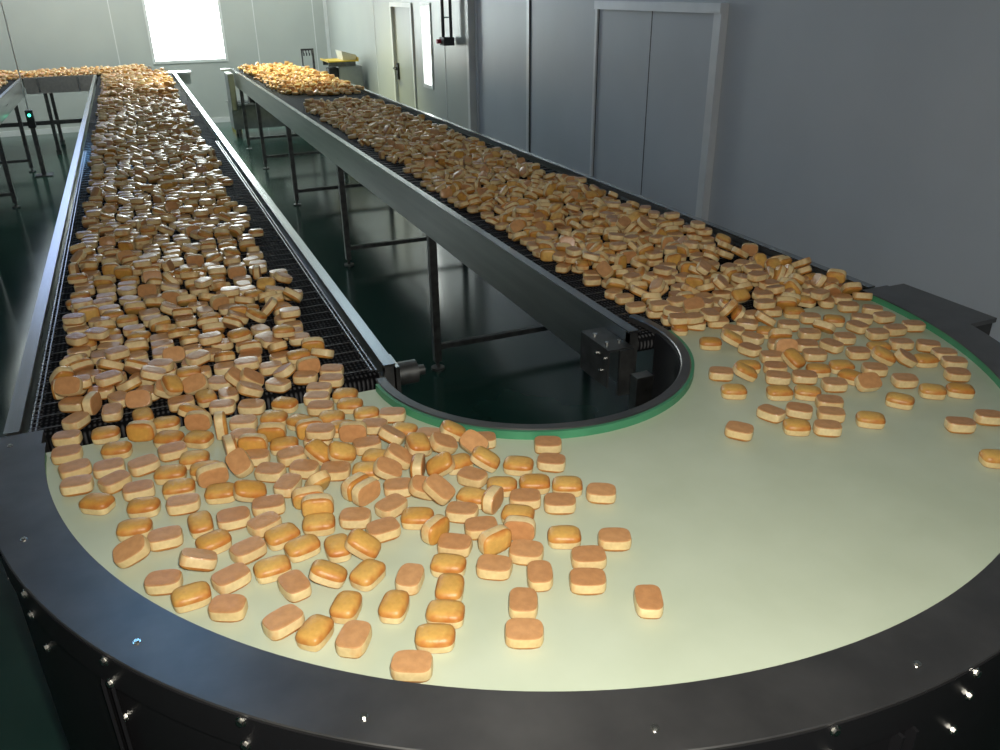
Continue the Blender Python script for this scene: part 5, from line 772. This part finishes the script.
# ------------------------------------------------------------------ cakes
def rows(data, pm, qm):
    A = np.array(data, float).reshape(-1, 7)
    P = A[:, :3] / pm; P[:, 2] += BZ
    q = A[:, 3:6] / qm; w = np.sqrt(np.clip(1 - (q**2).sum(1), 0, 1))
    Q = np.concatenate([w[:, None], q], 1); Q /= np.linalg.norm(Q, axis=1)[:, None]
    return P, Q, A[:, 6].astype(int)
def outline(a, b, n, e):
    r = []
    for i in range(n):
        t = 2*PI*(i + .5)/n; c, s = math.cos(t), math.sin(t)
        r.append((a*math.copysign(abs(c)**(2/e), c), b*math.copysign(abs(s)**(2/e), s)))
    return r
PROFILE = {   # (scale, z): base crust | crumb | domed crust
    'flat': ([(.5, -.0141), (.84, -.0141), (.93, -.0137), (.955, -.0120)], [(.955, -.0120), (.985, -.0085), (.99, -.001), (.985, .004), (.975, .0065)], [(.975, .0065), (.93, .0100), (.84, .0118), (.55, .0126), (.2, .0128)]),
    'domed': ([(.5, -.0141), (.84, -.0141), (.92, -.0135), (.945, -.0120)], [(.945, -.0120), (.965, -.008), (.985, -.001), (.99, .002)], [(.99, .002), (.985, .0055), (.93, .0098), (.78, .0128), (.50, .0148), (.22, .0158)]),
}
def shape(kind, n, seed):
    """three (verts, faces, bake) shells: crumb body, domed crust, flat crust"""
    rnd = random.Random(seed); ex = rnd.uniform(3.0, 3.9); o = outline(.0366, .0280, n, ex)
    ph = [rnd.uniform(0, 6.28) for _ in range(4)]; sx, sy = rnd.uniform(.95, 1.0), rnd.uniform(.94, 1.0)
    def ring(k, z):
        r = []
        for i, (x, y) in enumerate(o):
            t = 2*PI*i/n; w = 1 - .010*(1 + math.sin(3*t + ph[0])) - .006*(1 + math.sin(7*t + ph[1]))
            if -.0115 < z < .006 and n > 16: w -= .012*max(0, math.sin(9*t + ph[2]))*(1 - abs(z + .003)/.01)
            dz = 0 if z < -.012 else (-.0008*(1 + math.sin(2*t + ph[3])) if z < .012 else 0)
            r.append((x*k*w*sx, y*k*w*sy, z + dz))
        return r
    base, crumb, dome = PROFILE[kind]
    if n <= 16: base, dome = [base[1], base[3]], [dome[0], dome[2], dome[3]]; crumb = [crumb[0], crumb[-1]]
    out = []
    for prof, cap0, cap1 in ((crumb, 0, 0), (dome, 0, 1), (base, 1, 0)):
        v, f, bk = [], [], []
        for k, z in prof:
            v += ring(k, z * 1.06); bk += [max(0., min(1., (k - .70) / .30))] * n
        for j in range(len(prof) - 1):
            f += [(j*n + i, j*n + (i+1) % n, (j+1)*n + (i+1) % n, (j+1)*n + i) for i in range(n)]
        m = len(prof) - 1
        if cap1: f.append(tuple(range(m*n, m*n + n)))
        if cap0: f.append(tuple(range(n - 1, -1, -1)))
        out.append((v, f, bk))
    return out
def shell_mesh(name, sh, m):
    me = bpy.data.meshes.new(name); me.from_pydata(sh[0], [], sh[1]); me.update()
    me.polygons.foreach_set('use_smooth', [True] * len(me.polygons)); me.set_sharp_from_angle(angle=math.radians(50))
    a = me.attributes.new('bake', 'FLOAT', 'POINT')
    rn = random.Random(len(sh[0]) + len(name)); a.data.foreach_set('value', [b * .75 for b in sh[2]])
    me.materials.append(M[m]); return me
PROTO = {}
for kind in ('flat', 'domed'):
    PROTO[kind] = []
    for sd in range(4):
        c, d, f = shape(kind, 36, sd * 7 + (3 if kind == 'flat' else 5))
        o = bpy.data.objects.new('sponge_cake', shell_mesh('sponge_cake', c, 'crumb'))
        k1 = bpy.data.objects.new('domed_crust', shell_mesh('domed_crust', d, 'dome')); k1.parent = o; k1['label'] = 'golden brown domed top crust'
        k2 = bpy.data.objects.new('flat_crust', shell_mesh('flat_crust', f, 'flat')); k2.parent = o; k2['label'] = 'smooth tan flat base crust'
        PROTO[kind].append((o, k1, k2))

# camera (also used to rank the cakes from left to right and from front to back)
FPX, PIT, YAW, ROLL, CX, CY = 813.711607, .445042809, .399510192, -.0129748444, .96268254, 2.04264968
cp, sp_, cy_, sy_ = math.cos(PIT), math.sin(PIT), math.cos(YAW), math.sin(YAW)
F = Vector((sy_*cp, cy_*cp, -sp_)); Rv = Vector((cy_, -sy_, 0)); U = Rv.cross(F)
R2 = Rv*math.cos(ROLL) + U*math.sin(ROLL); U2 = -Rv*math.sin(ROLL) + U*math.cos(ROLL)
CAM = Vector((-CX, -CY, RIM + 1.0))
def pix(p):
    d = Vector(p) - CAM; z = d.dot(F); return 500 + FPX*d.dot(R2)/z, 375 - FPX*d.dot(U2)/z

ORD = 'first second third fourth fifth sixth seventh eighth ninth tenth eleventh twelfth thirteenth fourteenth fifteenth sixteenth seventeenth eighteenth nineteenth twentieth'.split()
ORD += ['twenty-' + w for w in ORD[:9]] + ['thirtieth'] + ['thirty-' + w for w in ORD[:9]]
SPECIAL = [   # cakes that stand alone, by where they lie on the belt
    ((647, 602), 'lone tan flat-topped cake farthest out on the bare cream belt, below the middle'),
    ((601, 495), 'single tan flat-topped cake just below the lowest curve of the green inner strip'),
    ((411, 667), 'tan flat-topped cake touching the dark outer rim at the very front'),
    ((739, 432), 'tan flat-topped cake lying alone at the near left tip of the right-hand spread'),
    ((869, 420), 'browned domed cake alone on bare belt in front of the right-hand spread'),
    ((993, 460), 'browned cake cut off by the right edge of the photo'),
    ((524, 635), 'front cake of the tan touching pair near the middle of the belt front'),
    ((523, 606), 'rear cake of the tan touching pair near the middle of the belt front'),
    ((587, 583), 'front cake of the tan pair just left of the farthest lone cake'),
    ((588, 560), 'rear cake of the tan pair, partly hidden behind its front neighbour'),
    ((564, 538), 'golden domed cake with browned edges lying alone beside the tan pair'),
    ((614, 541), 'tan flat-topped cake lying alone just behind and beyond the tan pair'),
    ((540, 578), 'tan flat-topped cake turned lengthwise towards the camera beside the main spread'),
    ((959, 427), 'left one of two tan cakes touching by the right edge of the photo'),
    ((988, 419), 'right one of two tan cakes touching by the right edge of the photo'),
    ((898, 398), 'browned domed cake with pale sides before the gap in the right-hand spread'),
    ((733, 391), 'browned domed cake in front of the trio beside the inner ring'),
    ((227, 608), 'tan flat-topped cake lying closest to the blue glint on the dark rim'),
    ((142, 418), 'golden domed cake apart from its neighbours at the dark gap between mesh and cream belts'),
]
P, Q, Z = rows(CAKES_NEAR, 5000., 2000.)
P[:, 2] += .0003
px = [pix(p) for p in P]
labels = {}
for (x, y), l in SPECIAL:
    i = min((i for i in range(len(P)) if i not in labels), key=lambda i: (px[i][0]-x)**2 + (px[i][1]-y)**2)
    if math.hypot(px[i][0]-x, px[i][1]-y) < 14: labels[i] = l
def zone(i):
    x, y = P[i][0], P[i][1]
    if y < 0.04: return 'left cream-belt spread' if x < .2 else 'right cream-belt spread'
    return 'left mesh conveyor' if x < 0 else 'right mesh conveyor'
up = []
for i in range(len(P)):
    q = Quaternion(Q[i]); n_ = q @ Vector((0, 0, 1)); up.append(n_.z)
for zn in sorted({zone(i) for i in range(len(P))}):
    mem = sorted((i for i in range(len(P)) if zone(i) == zn), key=lambda i: -px[i][1])
    h = 24 if 'left' in zn else 16
    if 'mesh' in zn: h *= .6
    bands, top = [], None
    for i in mem:
        if top is None or px[i][1] < top - h: bands.append([]); top = px[i][1]
        bands[-1].append(i)
    for r, band in enumerate(bands):
        for c, i in enumerate(sorted(band, key=lambda i: px[i][0])):
            if i in labels: continue
            look = 'golden domed' if up[i] > .5 else 'tan flat-topped' if up[i] < -.5 else 'pale edge-on'
            labels[i] = '%s cake, %s from left in %s row from front, %s' % (look, ORD[c], ORD[r], zn)
GROUP = {'left cream-belt spread': 'sponge cakes spread on the cream belt', 'right cream-belt spread': 'sponge cakes spread on the cream belt',
         'left mesh conveyor': 'sponge cakes on the mesh conveyors', 'right mesh conveyor': 'sponge cakes on the mesh conveyors'}
def lift(verts, q, p):     # a cake never sinks into the belt it lies on
    R_ = np.array(Quaternion(q).to_matrix()); low = (np.asarray(verts) @ R_.T)[:, 2].min() + p[2]
    return max(0., BZ + .0003 - low)
for i in range(len(P)):
    kind = 'domed' if up[i] > .5 else 'flat'
    src = PROTO[kind][i % 4]
    P[i][2] += lift([v.co for o_ in src for v in o_.data.vertices], Q[i], P[i])
    o = src[0].copy(); link(o)
    o.location = P[i]; o.rotation_mode = 'QUATERNION'; o.rotation_quaternion = Q[i]
    g_ = random.Random(i); o.scale = (g_.uniform(.96, .995), g_.uniform(.95, .995), .99)
    tag(o, labels[i], 'cake', GROUP[zone(i)])
    for ch in src[1:]:
        c = ch.copy(); c.parent = o; link(c)
for kind in PROTO:
    for trio in PROTO[kind]:
        for o in reversed(trio): bpy.data.objects.remove(o)

# the rest of the cakes: far too many to count
P2, Q2, Z2 = rows(CAKES_REST, 2000., 1000.)
SETS = []
def add(sel, dx=0., dy=0., keep=None, turned=False, dz=0.):
    p = P2[sel].copy(); q = Q2[sel].copy()
    if turned:
        p = np.stack([-p[:, 1], p[:, 0], p[:, 2]], 1); s = math.sqrt(.5)
        w, x, y, z = q.T; q = np.stack([s*(w - z), s*(x - y), s*(x + y), s*(w + z)], 1)
    p = p + np.array([dx, dy, dz])
    if keep is not None:
        k = keep(p); p, q = p[k], q[k]
    SETS.append((p, q))
ok = P2[:, 2] > .97
add(ok)
c2, c4 = ok & (Z2 == 2), ok & (Z2 == 4)
for s in (2.6, 5.2): add(c2, 0, s, lambda p: p[:, 1] < 10.64)
add(c4, 0, 2.5, lambda p: p[:, 1] < 6.15 + .2*p[:, 0])
heap = lambda p: (p[:, 1] > 7.75 - .8*p[:, 0]) & (p[:, 1] < 10.64)
for s, dx in ((4.0, 0.), (6.5, .02)): add(c4, dx, s, heap)
for s, dx in ((4.6, .07), (6.9, -.05)): add(c4, dx, s - .5, lambda p: (p[:, 1] > 8.0 - .7*p[:, 0]) & (p[:, 1] < 10.6), dz=.030)
add(c2, .02, 4.9, lambda p: (p[:, 1] > 7.9) & (p[:, 1] < 8.2), dz=.03)
for s in (4.4, 5.2): add(c2, .03, s, lambda p: (p[:, 1] > 8.6) & (p[:, 1] < 10.6) & (p[:, 0] > -1.30), dz=.030)
for s in (2.7, 5.1): add(c2, -1.87, s, lambda p: p[:, 1] < 10.64)
for s in (2.2, 4.6): add(c2, s, 12.15, lambda p: (p[:, 0] < -.70) & (p[:, 0] > -3.35), turned=True)
for s in (2.1, 4.5): add(c2, s, 12.13, lambda p: (p[:, 0] < -.75) & (p[:, 0] > -3.3) & (p[:, 1] > 10.9), turned=True, dz=.03)
PP = np.concatenate([s[0] for s in SETS]); QQ = np.concatenate([s[1] for s in SETS])
NZ = 1 - 2*(QQ[:, 1]**2 + QQ[:, 2]**2)
allv, allf, mats, tones, bakes, base = [], [], [], [], [], 0
rng = np.random.default_rng(3)
SH = {}
for kind in ('flat', 'domed'):
    for sd in range(3):
        for n_ in (24, 16):
            SH[kind, sd, n_] = shape(kind, n_, sd*11 + 1)
for i in range(len(PP)):
    kind = 'domed' if NZ[i] > .5 else 'flat'
    n_ = 24 if PP[i][1] < 1.6 else 16
    w, x, y, z = QQ[i]
    Rm = np.array([[1-2*(y*y+z*z), 2*(x*y-z*w), 2*(x*z+y*w)], [2*(x*y+z*w), 1-2*(x*x+z*z), 2*(y*z-x*w)], [2*(x*z-y*w), 2*(y*z+x*w), 1-2*(x*x+y*y)]])
    tn = rng.random()
    low = min((np.asarray(v) @ Rm.T)[:, 2].min() for v, f, bk in SH[kind, i % 3, n_]) + PP[i][2]
    PP[i][2] += max(0., BZ + .0003 - low)
    for mi, (v, f, bk) in enumerate(SH[kind, i % 3, n_]):
        allv.append(np.asarray(v) * .985 @ Rm.T + PP[i]); tones += [tn]*len(v); bakes += [b*.75 for b in bk]
        allf += [tuple(base + j for j in q) for q in f]; mats += [mi]*len(f); base += len(v)
me = bpy.data.meshes.new('sponge_cake_mass'); me.from_pydata(np.concatenate(allv).tolist(), [], allf); me.update()
for k in ('crumb_many', 'dome_many', 'flat_many'): me.materials.append(M[k])
me.polygons.foreach_set('material_index', mats); me.polygons.foreach_set('use_smooth', [True]*len(allf)); me.set_sharp_from_angle(angle=math.radians(50))
for nm, vals in (('tone', tones), ('bake', bakes)):
    a = me.attributes.new(nm, 'FLOAT', 'POINT'); a.data.foreach_set('value', vals)
mass = link(bpy.data.objects.new('sponge_cake_mass', me)); mass['kind'] = 'stuff'
tag(mass, 'mass of small sponge cakes covering the mesh conveyors into the distance', 'cakes')

# ------------------------------------------------------------------ light
def area(name, loc, target, size, energy, color, size_y=None):
    l = bpy.data.lights.new(name, 'AREA'); l.energy = energy; l.color = color; l.size = size
    if size_y: l.shape = 'RECTANGLE'; l.size_y = size_y
    o = link(bpy.data.objects.new(name, l)); o.location = loc
    o.rotation_euler = (Vector(target) - Vector(loc)).to_track_quat('-Z', 'Y').to_euler()
    return o
fl_ = bpy.data.lights.new('camera_flash', 'SPOT'); fl_.energy = 138; fl_.color = (1., .95, .84); fl_.spot_size = math.radians(140); fl_.spot_blend = 1.; fl_.shadow_soft_size = .03
fo = link(bpy.data.objects.new('camera_flash', fl_)); fo.location = CAM + U2*.06 + R2*.05
fo.rotation_euler = (F + R2 * .05 - U2 * .15).to_track_quat('-Z', 'Y').to_euler()
hl = bpy.data.lights.new('heap_lamp', 'SPOT'); hl.energy = 850; hl.color = (1., .98, .42); hl.spot_size = math.radians(58); hl.spot_blend = .6; hl.shadow_soft_size = .15
ho = link(bpy.data.objects.new('heap_lamp', hl)); ho.location = (.8, 9.2, 4.6); ho.rotation_euler = (Vector((.8, 9.0, 1)) - Vector((.8, 9.2, 4.6))).to_track_quat('-Z', 'Y').to_euler()

area('end_wall_fill', (-1., 10.6, ZC - .08), (-1., YW, 1.3), 4.5, 170, (.93, 1., .96), .3)  # unseen fill light, added to brighten the back wall
w = bpy.data.worlds.new('world'); bpy.context.scene.world = w; w.use_nodes = True
w.node_tree.nodes['Background'].inputs['Color'].default_value = (.5, .6, .8, 1)
w.node_tree.nodes['Background'].inputs['Strength'].default_value = .3

cam = bpy.data.cameras.new('camera'); co = link(bpy.data.objects.new('camera', cam))
cam.sensor_width = 36; cam.lens = 36 * FPX / 1000; cam.clip_start = .05; cam.clip_end = 100
mw = Matrix((R2, U2, -F)).transposed().to_4x4(); mw.translation = CAM; co.matrix_world = mw
sc = bpy.context.scene; sc.camera = co
sc.view_settings.view_transform = 'Standard'; sc.view_settings.look = 'None'; sc.view_settings.gamma = 1; sc.view_settings.use_curve_mapping = False
sc.view_settings.exposure = 0.
